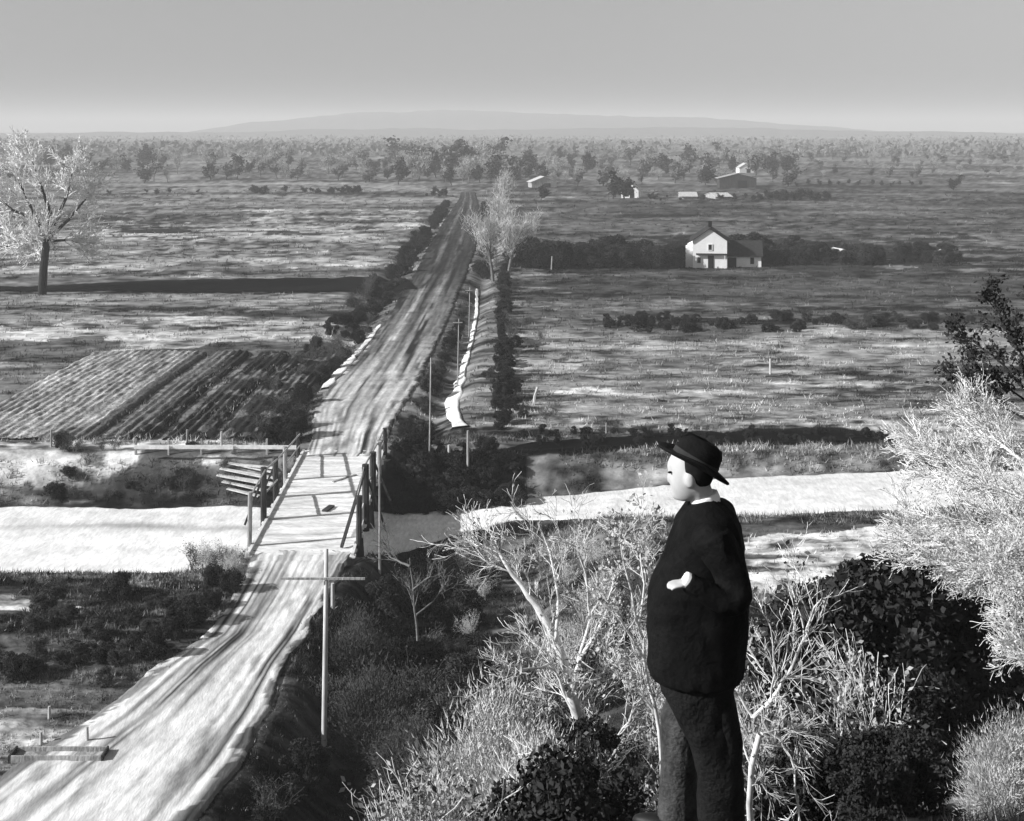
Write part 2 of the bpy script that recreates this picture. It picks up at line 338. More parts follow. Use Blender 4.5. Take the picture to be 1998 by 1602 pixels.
ribbon('farm_track', [(800, 512), (835, 540), (880, 538), (930, 515), (985, 492)], 1.9, .26, 'curved pale farm track crossing the road beyond the bridge', 'track')
ribbon('sandy_gully', [(898, 834), (884, 800), (882, 770), (897, 735), (906, 700), (918, 660), (924, 630), (930, 600), (931, 556)], [1.1, 1.0, 1.2, 1.0, .7, .5, .45, .4, .3], .72, 'narrow bright winding sandy gully beside the road', 'gully', z0=.16, wob=.35)
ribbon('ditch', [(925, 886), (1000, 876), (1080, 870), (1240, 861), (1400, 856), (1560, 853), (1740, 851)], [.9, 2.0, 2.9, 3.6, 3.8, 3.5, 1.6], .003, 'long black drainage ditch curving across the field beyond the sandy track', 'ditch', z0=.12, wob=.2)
ribbon('sand_berm', [(634, 757), (650, 738), (680, 705), (716, 668), (742, 634)], [.9, 1.1, .9, .6, .4], .66, 'bright strip of bare sand on the left shoulder of the road', 'berm', z0=.16, wob=.45)
ribbon('burnt_strip', [(-300, 566), (60, 566), (200, 561), (350, 559), (500, 558), (640, 557), (800, 553)], [3, 4, 8, 12, 14, 14, 15], .004, 'long black strip of burnt stubble across the left fields', 'burnt field', z0=.3, wob=.12)
# pond in the left field
p0 = P(300, 452); a = np.linspace(0, 2*np.pi, 64, endpoint=False)
pv = np.stack([p0[0]+7.4*np.cos(a), p0[1]+5.2*np.sin(a)*(1+.25*np.cos(a)), np.full(64, 0)], -1); pv[:, 2] = gz(pv[:, 0], pv[:, 1]).max()+.03
mb = MB(); mb.add(pv, [tuple(range(64))])
tag(mb.build('pond', M['dark']), 'small dark almond-shaped pond in the left field', 'pond', kind='structure')
# ploughed field
nx_, ny_ = 460, 90; X, Y = np.meshgrid(np.linspace(FX0, FX1, nx_), np.linspace(FY0, FY1, ny_))
Xw = X+.25*fbm(Y*.09, X*.05, 3, 2)
pal = sstep(-25.6, -27.4, Xw)
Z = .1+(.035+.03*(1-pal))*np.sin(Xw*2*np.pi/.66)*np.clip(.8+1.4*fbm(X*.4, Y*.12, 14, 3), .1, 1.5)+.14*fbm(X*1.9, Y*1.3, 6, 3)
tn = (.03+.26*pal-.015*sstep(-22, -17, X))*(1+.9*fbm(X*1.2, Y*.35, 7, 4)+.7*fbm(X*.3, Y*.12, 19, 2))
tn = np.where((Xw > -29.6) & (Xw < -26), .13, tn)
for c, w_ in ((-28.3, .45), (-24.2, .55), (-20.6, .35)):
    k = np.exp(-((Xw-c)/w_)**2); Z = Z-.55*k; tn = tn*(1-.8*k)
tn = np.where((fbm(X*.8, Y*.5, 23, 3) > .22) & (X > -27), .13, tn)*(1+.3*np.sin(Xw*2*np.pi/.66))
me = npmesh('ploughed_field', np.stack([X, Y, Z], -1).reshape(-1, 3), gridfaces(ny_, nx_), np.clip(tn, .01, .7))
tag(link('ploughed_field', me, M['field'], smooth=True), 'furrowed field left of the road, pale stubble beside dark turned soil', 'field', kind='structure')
# ------------------------------------------------------------------ timber bridge
br = empty('timber_bridge', (-10.6, 69.5, 0), 0, 'plank-decked timber bridge with rough post railings over the sandy track', 'bridge')
def W2(o, p): return Vector(p)-o.location
mb = MB(); y = 60.0; rr = random.Random(3)
while y < 79.6:
    w = rr.uniform(.24, .34); c = bridge_x(y)
    mb.box(W2(br, (c+rr.uniform(-.08, .08), y+w/2, .16+rr.uniform(-.012, .014))), (5.3+rr.uniform(-.1, .16), w-.008, .08), rr.uniform(-.012, .012)); y += w
mb.build('deck', M['plank'], br)
for dx in (-2.1, 0, 2.1):
    mb = MB(); mb.beam(W2(br, (bridge_x(60)+dx, 60.2, -.12)), W2(br, (bridge_x(79.5)+dx, 79.4, -.12)), .34, .44); mb.build('girder', M['wood_dark'], br)
for s in (-1, 1):
    mb = MB(); mb.beam(W2(br, (bridge_x(60)+s*2.55, 60.1, .26)), W2(br, (bridge_x(79.5)+s*2.55, 79.5, .26)), .14, .13); mb.build('kerb_beam', M['board'], br)
for yy in (60.6, 66.4, 72.8, 78.9):
    bent = MB(); c = bridge_x(yy); bent.box(W2(br, (c, yy, -.48)), (5.6, .3, .28)); b = bent.build('pile_bent', M['wood_dark'], br)
    for dx in (-2.3, 0, 2.3):
        m2 = MB(); m2.tube([W2(br, (c+dx*1.08, yy, -3.6)), W2(br, (c+dx, yy, -.62))], .17, 8); m2.build('pile', M['wood_dark'], b)
for yy in (60.25, 79.3):
    mb = MB()
    for k in range(8): mb.box(W2(br, (bridge_x(yy), yy+(.25 if yy > 70 else -.25), -2.75+k*.34)), (6.4+rr.uniform(-.2, .2), .12, .325))
    mb.build('abutment_wall', M['wood_dark'], br)
def railing(side, posts, lean):
    bpx = [bridge_x(q[0])+side*2.72 for q in posts]
    rl = MB()
    for k in range(len(posts)-1):
        a, b = posts[k], posts[k+1]
        rl.beam(W2(br, (bpx[k]-side*.1, a[0], .3+a[1]-.12)), W2(br, (bpx[k+1]-side*.1, b[0], .3+b[1]-.12)), .05, .1)
        if k in (1, 3): rl.beam(W2(br, (bpx[k]-side*.1, a[0], .3+a[1]*.5)), W2(br, (bpx[k+1]-side*.1, b[0], .3+b[1]*.42)), .04, .09)
    r_ = rl.build('railing', M['wood'], br)
    for k, (yy, h, th, mt) in enumerate(posts):
        m2 = MB(); m2.tube([W2(br, (bpx[k], yy, -.3)), W2(br, (bpx[k]+rr.uniform(-.05, .05), yy+rr.uniform(-.06, .06), .3+h))], th, 8); m2.build('post', M[mt], r_)
    if side > 0: m2 = MB(); m2.beam(W2(br, (bpx[0]-side*lean, posts[0][0]-.4, .3)), W2(br, (bpx[1], posts[1][0], .2+posts[1][1])), .14, .14); m2.build('brace', M['wood_dark'], r_)
    for k in (1, 2):
        m2 = MB(); m2.beam(W2(br, (bpx[k]+side*1.0, posts[k][0], -.05)), W2(br, (bpx[k]+side*.05, posts[k][0], .3+posts[k][1]*.8)), .11, .11); m2.build('brace', M['wood_dark'], r_)
railing(-1, [(61.5, 2.6, .12, 'wood'), (65.6, 2.7, .17, 'wood_dark'), (69.6, 2.2, .17, 'wood_dark'), (73.0, 1.9, .12, 'wood'), (78.3, 1.45, .13, 'wood_dark')], .1)
railing(1, [(61.5, 2.4, .15, 'wood_dark'), (65.4, 2.9, .2, 'wood_dark'), (69.8, 2.4, .2, 'wood_dark'), (74.2, 1.9, .15, 'wood'), (79.2, 1.5, .14, 'wood_dark')], .8)
mb = MB(); mb.beam(W2(br, (bridge_x(62)+2.6, 61.9, .85)), W2(br, (bridge_x(65)+2.6, 65.2, .85)), .05, .75)
mb.beam(W2(br, (bridge_x(66)+2.6, 65.7, 1.0)), W2(br, (bridge_x(69)+2.6, 69.5, 1.0)), .05, .45); mb.build('guard_board', M['board'], br)
def obj(name, mb, mt, label, cat, group=None, smooth=False, loc=None):
    o = mb.build(name, M[mt], None, smooth)
    if loc is not None:
        me = o.data; me.transform(Matrix.Translation(-Vector(loc))); o.location = loc
    return tag(o, label, cat, group)
# fallen things on the deck
mb = MB(); mb.beam((bridge_x(67.3)+.35, 67.0, .25), (bridge_x(67.3)+.62, 67.9, .26), .32, .1); obj('loose_board', mb, 'wood_dark', 'short dark board lying across the middle of the bridge deck', 'board')
mb = MB(); mb.beam((bridge_x(73)+.15, 72.6, .23), (bridge_x(73)+1.3, 74.1, .23), .16, .06); obj('loose_board', mb, 'wood', 'slanting grey board lying on the far half of the deck', 'board')
# stack of pale boards thrown down the left bank by the bridge
bl = [((424, 934), (534, 950)), ((430, 922), (536, 938)), ((446, 912), (532, 930)), ((434, 950), (520, 966)), ((444, 962), (505, 978)), ((466, 918), (538, 922)), ((432, 942), (530, 958)), ((440, 928), (528, 946)), ((452, 956), (520, 972))]
for k, (a, b) in enumerate(bl):
    A = Vector(ground_at(*a)); B = Vector(ground_at(*b)); A.z += .14+.03*k; B.z += .14+.03*k
    mb = MB(); mb.beam(A, B, .34, .06)
    obj('scrap_plank', mb, 'board', 'bleached plank in the loose heap on the bank left of the bridge', 'plank', 'heap of bleached planks beside the bridge')
# ------------------------------------------------------------------ utility poles along the right of the road
def pole(px, py, z, top, r, arm, label, armw=1.6, mt='wood'):
    x, y, _ = P(px, py, z); h = H-(top-YH)*y/F
    o = empty('utility_pole', (x, y, z), 0, label, 'utility pole', 'wooden poles along the road')
    mb = MB(); mb.tube([(0, 0, -1), (0, 0, 0), (.05, 0, (h-z)*.5), (.09, 0, h-z)], [r, r, r*.9, r*.72], 10); mb.build('shaft', M['pole' if armw > 2 else 'wood'], o, True)
    if arm:
        mb = MB(); mb.box((.0, -r-.05, h-z-arm), (armw, .06, .075)); a = mb.build('crossarm', M['wood'], o)
        for q in ():
            m2 = MB(); m2.tube([(q*armw, -r-.05, h-z-arm+.05), (q*armw, -r-.05, h-z-arm+.12), (q*armw, -r-.05, h-z-arm+.2)], [.02, .045, .03], 6); m2.build('insulator', M['linen'], a)
    return o
zp = G(*P(632, 1462, -1.5)[:2])
for _ in range(6): zp = G(*P(632, 1462, zp)[:2])
pole(632, 1462, zp, 1072, .1, 1.0, 'tall slim pole with a wide crossarm rising from the gully beside the near road', 3.0)
pole(838, 890, 0, 698, .055, 0, 'bare grey pole on the road shoulder just beyond the bridge', 1.0)
pole(893, 742, 0, 622, .055, .3, 'second pole past the bridge, its crossarm above the sandy gully', .8)
pole(915, 655, 0, 560, .055, .35, 'third pole past the bridge beside the bright end of the gully', .7)
pole(1076, 526, 0, 500, .12, 0, 'short white post standing alone before the dark hedge')
x, y, _ = P(741, 1118, -1.6)
for _ in range(6): x, y, _ = P(741, 1118, G(x, y))
mb = MB(); mb.tube([(x, y, G(x, y)-.6), (x, y, G(x, y)+2.6), (x-.02, y, H-(905-YH)*y/F)], [.07, .06, .045], 8); obj('bridge_pole', mb, 'wood', 'slender pale pole standing against the near right corner of the bridge', 'pole', loc=(x, y, G(x, y)))
def stake(px, py, top, r, label, mt='pole', group='stakes about the bridge approach', cat='stake', lean=0):
    x, y, z = P(px, py, 0)
    for _ in range(8): z = G(x, y); x, y, _ = P(px, py, z)
    h = H-(top-YH)*y/F
    mb = MB(); mb.tube([(0, 0, -.4), (lean*.4, 0, (h-z)*.5), (lean, 0, h-z)], [r, r*.95, r*.8], 7); o = obj('stake', mb, mt, label, cat, group); o.location = (x, y, z); return o
stake(649, 1186, 1138, .09, 'short pale stake behind the crossarm of the tall slim pole')
stake(876, 893, 868, .1, 'stubby white stake above the dark bank right of the bridge')
stake(913, 898, 840, .09, 'grey stake at the lower end of the sandy gully', 'wood')
stake(1040, 790, 755, .12, 'pale crooked stake in the field right of the road', lean=.35)
stake(1183, 850, 825, .06, 'thin grey stake on the pale rim of the ditch', 'wood')
stake(1503, 730, 700, .1, 'lone white stake out in the right hand field')
stake(100, 872, 838, .08, 'left fence post at the near edge of the pale stubble', 'wood', 'fence posts before the ploughed field')
stake(365, 872, 838, .08, 'fence post before the dark ploughed soil', 'wood', 'fence posts before the ploughed field')
stake(432, 872, 842, .08, 'pale fence post before the dark ploughed soil', 'pole', 'fence posts before the ploughed field')
# rail fence on the bank left of the bridge
fe = empty('rail_fence', (*P(420, 878)[:2], 0), 0, 'low pale rail fence on the bank before the ploughed field', 'fence')
mb = MB()
for a, b in ((262, 330), (326, 455), (450, 582)):
    A = P(a, 872, .55); B = P(b, 873, .55); mb.beam(W2(fe, A), W2(fe, B), .08, .24)
mb.build('rail', M['board'], fe)
for px in (264, 328, 392, 453, 520, 580):
    x, y, _ = P(px, 884); mb = MB(); mb.box(W2(fe, (x, y+.1, .35)), (.12, .12, 1.1)); mb.build('post', M['wood'], fe)
# trough of weathered boards low on the left
x, y, _ = P(115, 1480); z = G(x, y)
tr = empty('plank_trough', (x, y, z), 0, 'long weathered board trough lying in the grass beside the near road', 'trough')
mb = MB(); mb.box((0, -.3, .12), (3.0, .06, .24)); mb.box((0, .3, .12), (3.0, .06, .24)); mb.build('side_board', M['wood'], tr)
mb = MB(); mb.box((0, 0, .06), (2.96, .54, .06)); mb.build('bottom_board', M['wood'], tr)
for s in (-1, 1):
    mb = MB(); mb.box((s*1.53, 0, .12), (.06, .68, .27)); mb.build('end_board', M['wood_dark'], tr)
for px, py, top in ((80, 1452, 1428), (170, 1450, 1418), (96, 1402, 1378)):
    stake(px, py, top, .06, {80: 'white stake left of the pair behind the board trough', 170: 'white stake right of the pair behind the board trough', 96: 'white stake in the grass well beyond the board trough'}[px], group='stakes by the trough')
# ------------------------------------------------------------------ houses
def window(parent, x, y, z, w, h, mt='dark', frame=True):
    m2 = MB()
    for dx, dz, ww, hh in ((-w/2, 0, .1, h+.2), (w/2, 0, .1, h+.2), (0, h/2+.05, w-.1, .1), (0, -h/2-.05, w-.1, .1)): m2.box((x+dx, y-.03, z+dz), (ww, .08, hh))
    o = m2.build('window', M['paint'], parent); m3 = MB(); m3.box((x, y-.02, z), (w-.1, .03, h)); m3.build('pane', M['dark'], o)
x, y, _ = P(1385, 523); z = G(x, y)
ho = empty('farmhouse', (x, y, z), R(-8), 'white gabled farmhouse with a lean-to and dark porch roof in the right field', 'house')
w2 = 2.55
mb = MB(); mb.prism([(-w2, -.5), (w2, -.5), (w2, 4.1), (0, 5.85), (-w2, 4.1)], 0, 7); mb.build('wall', M['paint'], ho)
rf = MB()
for s in (-1, 1):
    rf.beam((s*1.42, -.3, 5.02), (s*1.42, 7.3, 5.02), 3.55, .1) if False else None
    n_ = Vector((s*1.75, 0, 2.55)).normalized(); a = Vector((0, 0, 5.9)); b = Vector((s*2.95, 0, 5.9-2.95*1.75/2.55))
    v = []
    for yy in (-.3, 7.3):
        for p in (a, b): v += [p+Vector((0, yy, 0)), p+Vector((0, yy, 0))+n_*.1]
    rf.add(v, [(0, 2, 3, 1), (4, 5, 7, 6), (0, 4, 6, 2), (1, 3, 7, 5), (2, 6, 7, 3), (0, 1, 5, 4)])
ro = rf.build('roof', M['roof'], ho)
mb = MB(); mb.box((.1, 3.2, 6.2), (.55, .55, 1.3)); mb.build('chimney', M['dark'], ro)
mb = MB(); mb.prism([(-3.6, -.5), (-2.56, -.5), (-2.56, 3.5), (-3.6, 2.9)], .8, 6.6); mb.build('lean_to', M['paint'], ho)
mb = MB(); mb.box((.25, -.25, 2.12), (4.6, .5, .2)); p_ = mb.build('porch_roof', M['roof'], ho)
for q in (-2.1, 2.2):
    m2 = MB(); m2.box((q, -.42, .9), (.1, .1, 2.24)); m2.build('post', M['paint'], p_)
mb = MB(); mb.box((.15, -.03, .95), (.85, .08, 1.9)); mb.build('door', M['dark'], ho)
window(ho, .05, -.02, 3.15, .6, .8); window(ho, -1.6, -.02, 1.2, .6, .9); 
mb = MB(); mb.prism([(2.57, -.5), (7.7, -.5), (7.7, 1.75), (2.57, 1.75)], 2.0, 6.6); wg = mb.build('side_wing', M['paint'], ho)
mb = MB(); mb.add([(2.58, 1.5, 1.62), (7.95, 1.5, 1.62), (7.95, 4.3, 3.75), (2.58, 4.3, 3.75), (2.58, 7.0, 1.7), (7.95, 7.0, 1.7), (2.58, 1.5, 1.78), (7.95, 1.5, 1.78), (7.95, 4.3, 3.9), (2.58, 4.3, 3.9), (2.58, 7.0, 1.85), (7.95, 7.0, 1.85)],
    [(6, 7, 8, 9), (9, 8, 11, 10), (1, 0, 3, 2), (2, 3, 4, 5), (0, 1, 7, 6), (5, 4, 10, 11), (0, 6, 9, 3), (3, 9, 10, 4), (1, 2, 8, 7), (2, 5, 11, 8)]); mb.build('roof', M['roof'], wg)
mb = MB(); mb.box((3.35, 1.98, .7), (1.3, .06, 1.5)); mb.build('door', M['dark'], wg)
mb = MB(); mb.box((6.35, 1.98, 1.0), (.55, .06, 1.0)); mb.build('window', M['dark'], wg)
def shed(name, px, py, w, d, h, rise, wall, roof, label, rz=0, group='sheds behind the farmhouse', door=True, cat='shed', z=None):
    x, y, _ = P(px, py); z = G(x, y); o = empty(name, (x, y, z), rz, label, cat, group)
    m1 = MB(); m1.prism([(-w/2, -.5), (w/2, -.5), (w/2, h), (0, h+rise), (-w/2, h)], 0, d); m1.build('wall', M[wall], o)
    m1 = MB()
    for s in (-1, 1):
        n_ = Vector((s*rise, 0, w/2)).normalized(); a = Vector((0, 0, h+rise+.02)); b = a+Vector((s*w/2, 0, -rise))*1.12
        v = []
        for yy in (-.2, d+.2):
            for p in (a, b): v += [p+Vector((0, yy, 0)), p+Vector((0, yy, 0))+n_*.1]
        m1.add(v, [(0, 2, 3, 1), (4, 5, 7, 6), (0, 4, 6, 2), (1, 3, 7, 5), (2, 6, 7, 3), (0, 1, 5, 4)])
    m1.build('roof', M[roof], o)
    if door: m1 = MB(); m1.box((w*.12, -.02, h*.38), (w*.26, .06, h*.76)); m1.build('door', M['dark'], o)
    return o
shed('outhouse', 1512, 507, 3.0, 3.0, 1.2, .5, 'wood', 'roof_pale', 'pale tin roofed shed nearest the right end of the farmhouse', R(20))
shed('outhouse', 1645, 507, 2.2, 3.0, 1.1, .6, 'wood', 'roof_pale', 'tiny pale shed among the dark bushes right of the farmhouse', R(15))
shed('outhouse', 1846, 506, 1.5, 2.0, 1.1, .4, 'paint', 'roof_pale', 'tiny white shed at the right end of the dark bushes')
shed('cottage', 1229, 386, 5.2, 6, 2.2, 2.4, 'paint', 'roof_pale', 'small white cottage at the foot of the tall dark tree', R(-12), 'far cottages', cat='cottage')
shed('cottage', 1062, 366, 9, 7, 2.0, 1.8, 'wood', 'roof_pale', 'far cottage with a broad pale roof just right of the bare road trees', R(10), 'far cottages', cat='cottage')
shed('cottage', 1358, 386, 12, 5, .8, .9, 'wood', 'roof_pale', 'long low pale shed beyond the farmhouse, left of its pair', R(85), 'far cottages', cat='shed')
shed('cottage', 1418, 386, 12, 5, .8, .8, 'wood', 'roof_pale', 'long low pale shed beyond the farmhouse, next to the dark hedge', R(95), 'far cottages', cat='shed')
shed('cottage', 1457, 338, 7, 6, 2.4, 2, 'paint', 'roof_pale', 'white house high in the far tree belt above the two long sheds', R(5), 'far cottages', cat='cottage')
shed('cottage', 985, 322, 7, 6, 8, 3, 'wood', 'roof', 'tall narrow tower with a dark cap at the end of the road', 0, 'far cottages', cat='tower')
shed('barracks', 1440, 366, 13, 6, 3.4, 1.6, 'wood_dark', 'wood', 'long dark two storey building above the far sheds', 0, 'far cottages', cat='building')
# ------------------------------------------------------------------ trees, shrubs
def rot(v, ax, a): return Matrix.Rotation(a, 3, ax)@v
def grow(rs, base, d, length, r, depth, out, kids=(3, 4), spread=(.35, .75), ratio=.68, wob=.18, up=.04, minr=.004, segs=5, taper=.6):
    """recursive bare branches -> out: list of (points, radii, depth)"""
    d = d.normalized(); p = Vector(base); pts = [p.copy()]; rad = [r]; dd = d.copy()
    for i in range(segs):
        dd = (dd+Vector((rs.gauss(0, wob), rs.gauss(0, wob), rs.gauss(0, wob)+up))).normalized()
        p = p+dd*(length/segs); pts.append(p.copy()); rad.append(max(minr, r*(1-(1-taper)*(i+1)/segs)))
    out.append((pts, rad, depth))
    if depth <= 0: return
    n = rs.randint(*kids)
    for k in range(n):
        t = rs.uniform(.3, 1) if k else 1.0
        i = min(segs, max(1, int(round(t*segs)))); q = pts[i]
        ax = dd.orthogonal().normalized(); ax = rot(ax, dd, rs.uniform(0, 6.283))
        nd = rot(dd if i == segs else (pts[i]-pts[i-1]).normalized(), ax, rs.uniform(*spread))
        grow(rs, q, nd, length*ratio*rs.uniform(.75, 1.2), max(minr, rad[i]*rs.uniform(.5, .72)), depth-1, out, kids, spread, ratio, wob, up, minr, segs, taper)
def tubes(mb, br, sides=(3, 3, 4, 5, 7, 8)):
    for pts, rad, dep in br: mb.tube(pts, rad, sides[min(dep, len(sides)-1)], cap=False)
def leafmesh(name, C, size, rng, flat=0.0, aspect=1.6):
    """C (n,3) leaf centres -> small quads, random orientation"""
    n = len(C); a = rng.normal(size=(n, 3)); a /= np.linalg.norm(a, axis=1)[:, None]
    b = rng.normal(size=(n, 3)); b -= (b*a).sum(1)[:, None]*a; b /= np.linalg.norm(b, axis=1)[:, None]
    s = (size*rng.uniform(.5, 1.3, n))[:, None]; a = a*s*aspect*.5; b = b*s*.5
    V = np.stack([C-a, C+b*.9, C+a, C-b*.9], 1).reshape(-1, 3)
    return npmesh(name, V, np.arange(4*n).reshape(-1, 4))
def bladesmesh(name, B, D, L, Wd):
    """thin straight blades from B along D, length L, width Wd: triangles"""
    n = len(B); side = np.cross(D, RNG.normal(size=(n, 3))); side /= np.linalg.norm(side, axis=1)[:, None]+1e-9
    V = np.stack([B-side*Wd[:, None]*.5, B+side*Wd[:, None]*.5, B+D*L[:, None]], 1).reshape(-1, 3)
    return npmesh(name, V, np.arange(3*n).reshape(-1, 3))
def ctree(root):                       # copy a thing with its parts and their sub-parts
    r = root.copy(); COL.objects.link(r)
    for ch in root.children:
        c = ch.copy(); COL.objects.link(c); c.parent = r
        for g in ch.children:
            d = g.copy(); COL.objects.link(d); d.parent = c
    return r
PARK = []
def place(proto, used, loc, rz, sc, label, cat, group):
    o = proto if not used.get(proto.name) else ctree(proto); used[proto.name] = 1
    o.location = loc; o.rotation_euler = (0, 0, rz); o.scale = (sc, sc, sc) if not hasattr(sc, '__len__') else sc
    return tag(o, label, cat, group)
USED = {}; PN = set()
# -- prototypes
def proto_shrub(seed, name='bare_shrub', stems=9, h=1.6, depth=2, mt='bark_mid', leaf=None, nleaf=0, lsize=.06, r=.014, lean=.55, ratio=.62, kids=(4, 6), minr=.0035, trunk_r=None):
    rs = random.Random(seed); rng = np.random.default_rng(seed); o = empty(name)
    allb = []
    for k in range(stems):
        a = rs.uniform(0, 6.283); l = rs.uniform(.1, lean)
        b = []; grow(rs, (.12*math.cos(a)*rs.random(), .12*math.sin(a)*rs.random(), -.15), Vector((math.cos(a)*l, math.sin(a)*l, 1)), h*rs.uniform(.5, .75), r*rs.uniform(.6, 1.2), depth, b, kids, (.25, .7), ratio, .12, .05, minr, 4)
        allb += b
    st = MB(); tubes(st, [b for b in allb if b[2] >= 1]); st.build('stems', M[mt], o, True)
    tw = MB(); tubes(tw, [b for b in allb if b[2] == 0]); 
    if tw.v: tw.build('twigs', M[mt], o)
    if leaf:
        tips = np.array([b[0][i] for b in allb if b[2] <= 1 for i in range(1, len(b[0]))])
        c = tips[rng.integers(0, len(tips), nleaf)]+rng.normal(size=(nleaf, 3))*h*.045
        link('foliage', leafmesh('foliage', c, lsize, rng), M[leaf], o)
    return o
def proto_bush(seed, name, h=1.5, wd=1.0, n=3500, size=.09, mt='leaf_dark', clumps=22, stem='bark_dark', shape=0):
    """dense leafy bush: leaves packed in clumps through the crown's volume"""
    rs = random.Random(seed); rng = np.random.default_rng(seed); o = empty(name)
    u = rng.uniform(size=clumps); th = rng.uniform(0, 6.283, clumps); zc = h*(.15+.78*u)
    prof = np.sin(np.pi*np.clip(.18+.74*u, 0, 1))**.7 if not shape else np.clip(1.05-u, .05, 1)**.8
    rc = wd*.5*prof*np.sqrt(rng.uniform(.15, 1, clumps)); cc = np.stack([rc*np.cos(th), rc*np.sin(th), zc], -1)
    cr = rng.uniform(.1, .24, clumps)*min(h, wd)
    k = rng.integers(0, clumps, n); d = rng.normal(size=(n, 3)); d /= np.linalg.norm(d, axis=1)[:, None]
    C = cc[k]+d*(cr[k]*rng.uniform(.35, 1.1, n)**.6)[:, None]*np.array([1, 1, .8]); C = C[C[:, 2] > .02]
    link('foliage', leafmesh('foliage', C, size, rng), M[mt], o)
    mb = MB()
    for j in range(min(9, clumps)): mb.tube([(0, 0, -.2), tuple(cc[j]*.5+np.array([0, 0, .02])), tuple(cc[j])], [.03*h, .018*h, .008*h], 5, False)
    mb.build('stems', M[stem], o); return o
def proto_fuzz(seed, name, h=1.6, wd=1.3, n=22000, mt='leaf_fuzz', ln=.11):
    """feathery bush of fine upright blades"""
    rng = np.random.default_rng(seed); o = empty(name); cl = 26
    th = rng.uniform(0, 6.283, cl); rr_ = wd*.42*np.sqrt(rng.uniform(0, 1, cl)); zc = h*(.2+.72*rng.uniform(size=cl)*(1-.5*(rr_/(wd*.42))**2))
    cc = np.stack([rr_*np.cos(th), rr_*np.sin(th), zc], -1); k = rng.integers(0, cl, n)
    B = cc[k]+rng.normal(size=(n, 3))*np.array([.13*wd, .13*wd, .11*h]); B[:, 2] = np.clip(B[:, 2], .02, None)
    D = B-np.array([0, 0, .1*h]); D /= np.linalg.norm(D, axis=1)[:, None]; D = D+rng.normal(size=(n, 3))*.45; D[:, 2] += .25; D /= np.linalg.norm(D, axis=1)[:, None]
    link('foliage', bladesmesh('foliage', B, D, ln*rng.uniform(.4, 1.1, n), np.full(n, .012)), M[mt], o)
    mb = MB()
    for j in range(10): mb.tube([(0, 0, -.2), tuple(cc[j]*.5), tuple(cc[j])], [.02, .014, .006], 5, False)
    mb.build('stems', M['bark_mid'], o); return o
def proto_far(seed, name, h, wd, n, size, mt, trunk='bark_dark', bare=False):
    rs = random.Random(seed); rng = np.random.default_rng(seed); o = empty(name)
    b = []; grow(rs, (0, 0, -.5), Vector((rs.uniform(-.06, .06), 0, 1)), h*.45, h*.022, 2, b, (3, 5), (.3, .7), .62, .08, .06, .02, 4)
    mb = MB(); tubes(mb, b, (3, 3, 5)); mb.build('trunk', M[trunk], o)
    tips = np.array([q for pts, rd, dp in b if dp <= 1 for q in pts[2:]])
    c = tips[rng.integers(0, len(tips), n)]+rng.normal(size=(n, 3))*np.array([wd*.09, wd*.09, h*.05])
    if bare:
        D = rng.normal(size=(n, 3)); D[:, 2] = np.abs(D[:, 2])+.6; D /= np.linalg.norm(D, axis=1)[:, None]
        link('crown', bladesmesh('crown', c, D, rng.uniform(.4, 1.3, n)*h*.1, np.full(n, size)), M[mt], o)
    else: link('crown', leafmesh('crown', c, size, rng, aspect=1.2), M[mt], o)
    return o
# -- the big bare tree below the bluff, middle of the view
def limbtree(name, label, cat, base, Y, limbs, mt, twig_len, seed, tdepth=2, twig_r=.006, per=6, group=None, ymix=.6, kids=(3, 5), leaf=None, nleaf=0, lsize=.04, twmt=None, tspread=(.3, .85), minr=.0032):
    """trunk and limbs through given photo points at distance Y, fine twigs grown from them"""
    sc = Y/F; bx, by = base; O = Vector(((bx-CX)*sc, Y, H-(by-YH)*sc)); o = empty(name, O, 0, label, cat, group)
    rs = random.Random(seed); rng = np.random.default_rng(seed); mb = MB(); tw = []; tips = []
    for pts, r0, r1 in limbs:
        off = rs.uniform(-ymix, ymix); n = len(pts)
        q = [Vector(((a-bx)*sc, off*(i/(n-1)) if pts[0] != base else off*(i/(n-1)), -(b-by)*sc)) for i, (a, b) in enumerate(pts)]
        fine = [q[0]]
        for i in range(n-1):
            for t in (.34, .67, 1): fine.append(q[i].lerp(q[i+1], t)+Vector((rs.gauss(0, .012), rs.gauss(0, .012), rs.gauss(0, .012)))*(1 if t < 1 else 0))
        mb.tube(fine, [r0+(r1-r0)*i/(len(fine)-1) for i in range(len(fine))], 8, False)
        for k in range(per):
            i = rs.randint(max(1, len(fine)//3), len(fine)-1); d = (fine[i]-fine[i-1]).normalized()
            ax = rot(d.orthogonal().normalized(), d, rs.uniform(0, 6.283)); nd = rot(d, ax, rs.uniform(*tspread)); nd.z += .15
            grow(rs, fine[i], nd, twig_len*rs.uniform(.5, 1.2), twig_r*rs.uniform(.8, 1.6), tdepth, tw, kids, (.2, .6), .66, .16, .02, minr, 5)
    mb.build('trunk', M[mt], o, True)
    m2 = MB(); tubes(m2, tw, (3, 3, 3, 4)); cr = m2.build('crown', M[twmt or mt], o)
    if leaf:
        t = np.array([p for b in tw for p in b[0][1:]]); c = t[rng.integers(0, len(t), nleaf)]+rng.normal(size=(nleaf, 3))*.05
        link('leaves', leafmesh('leaves', c, lsize, rng), M[leaf], cr)
    return o
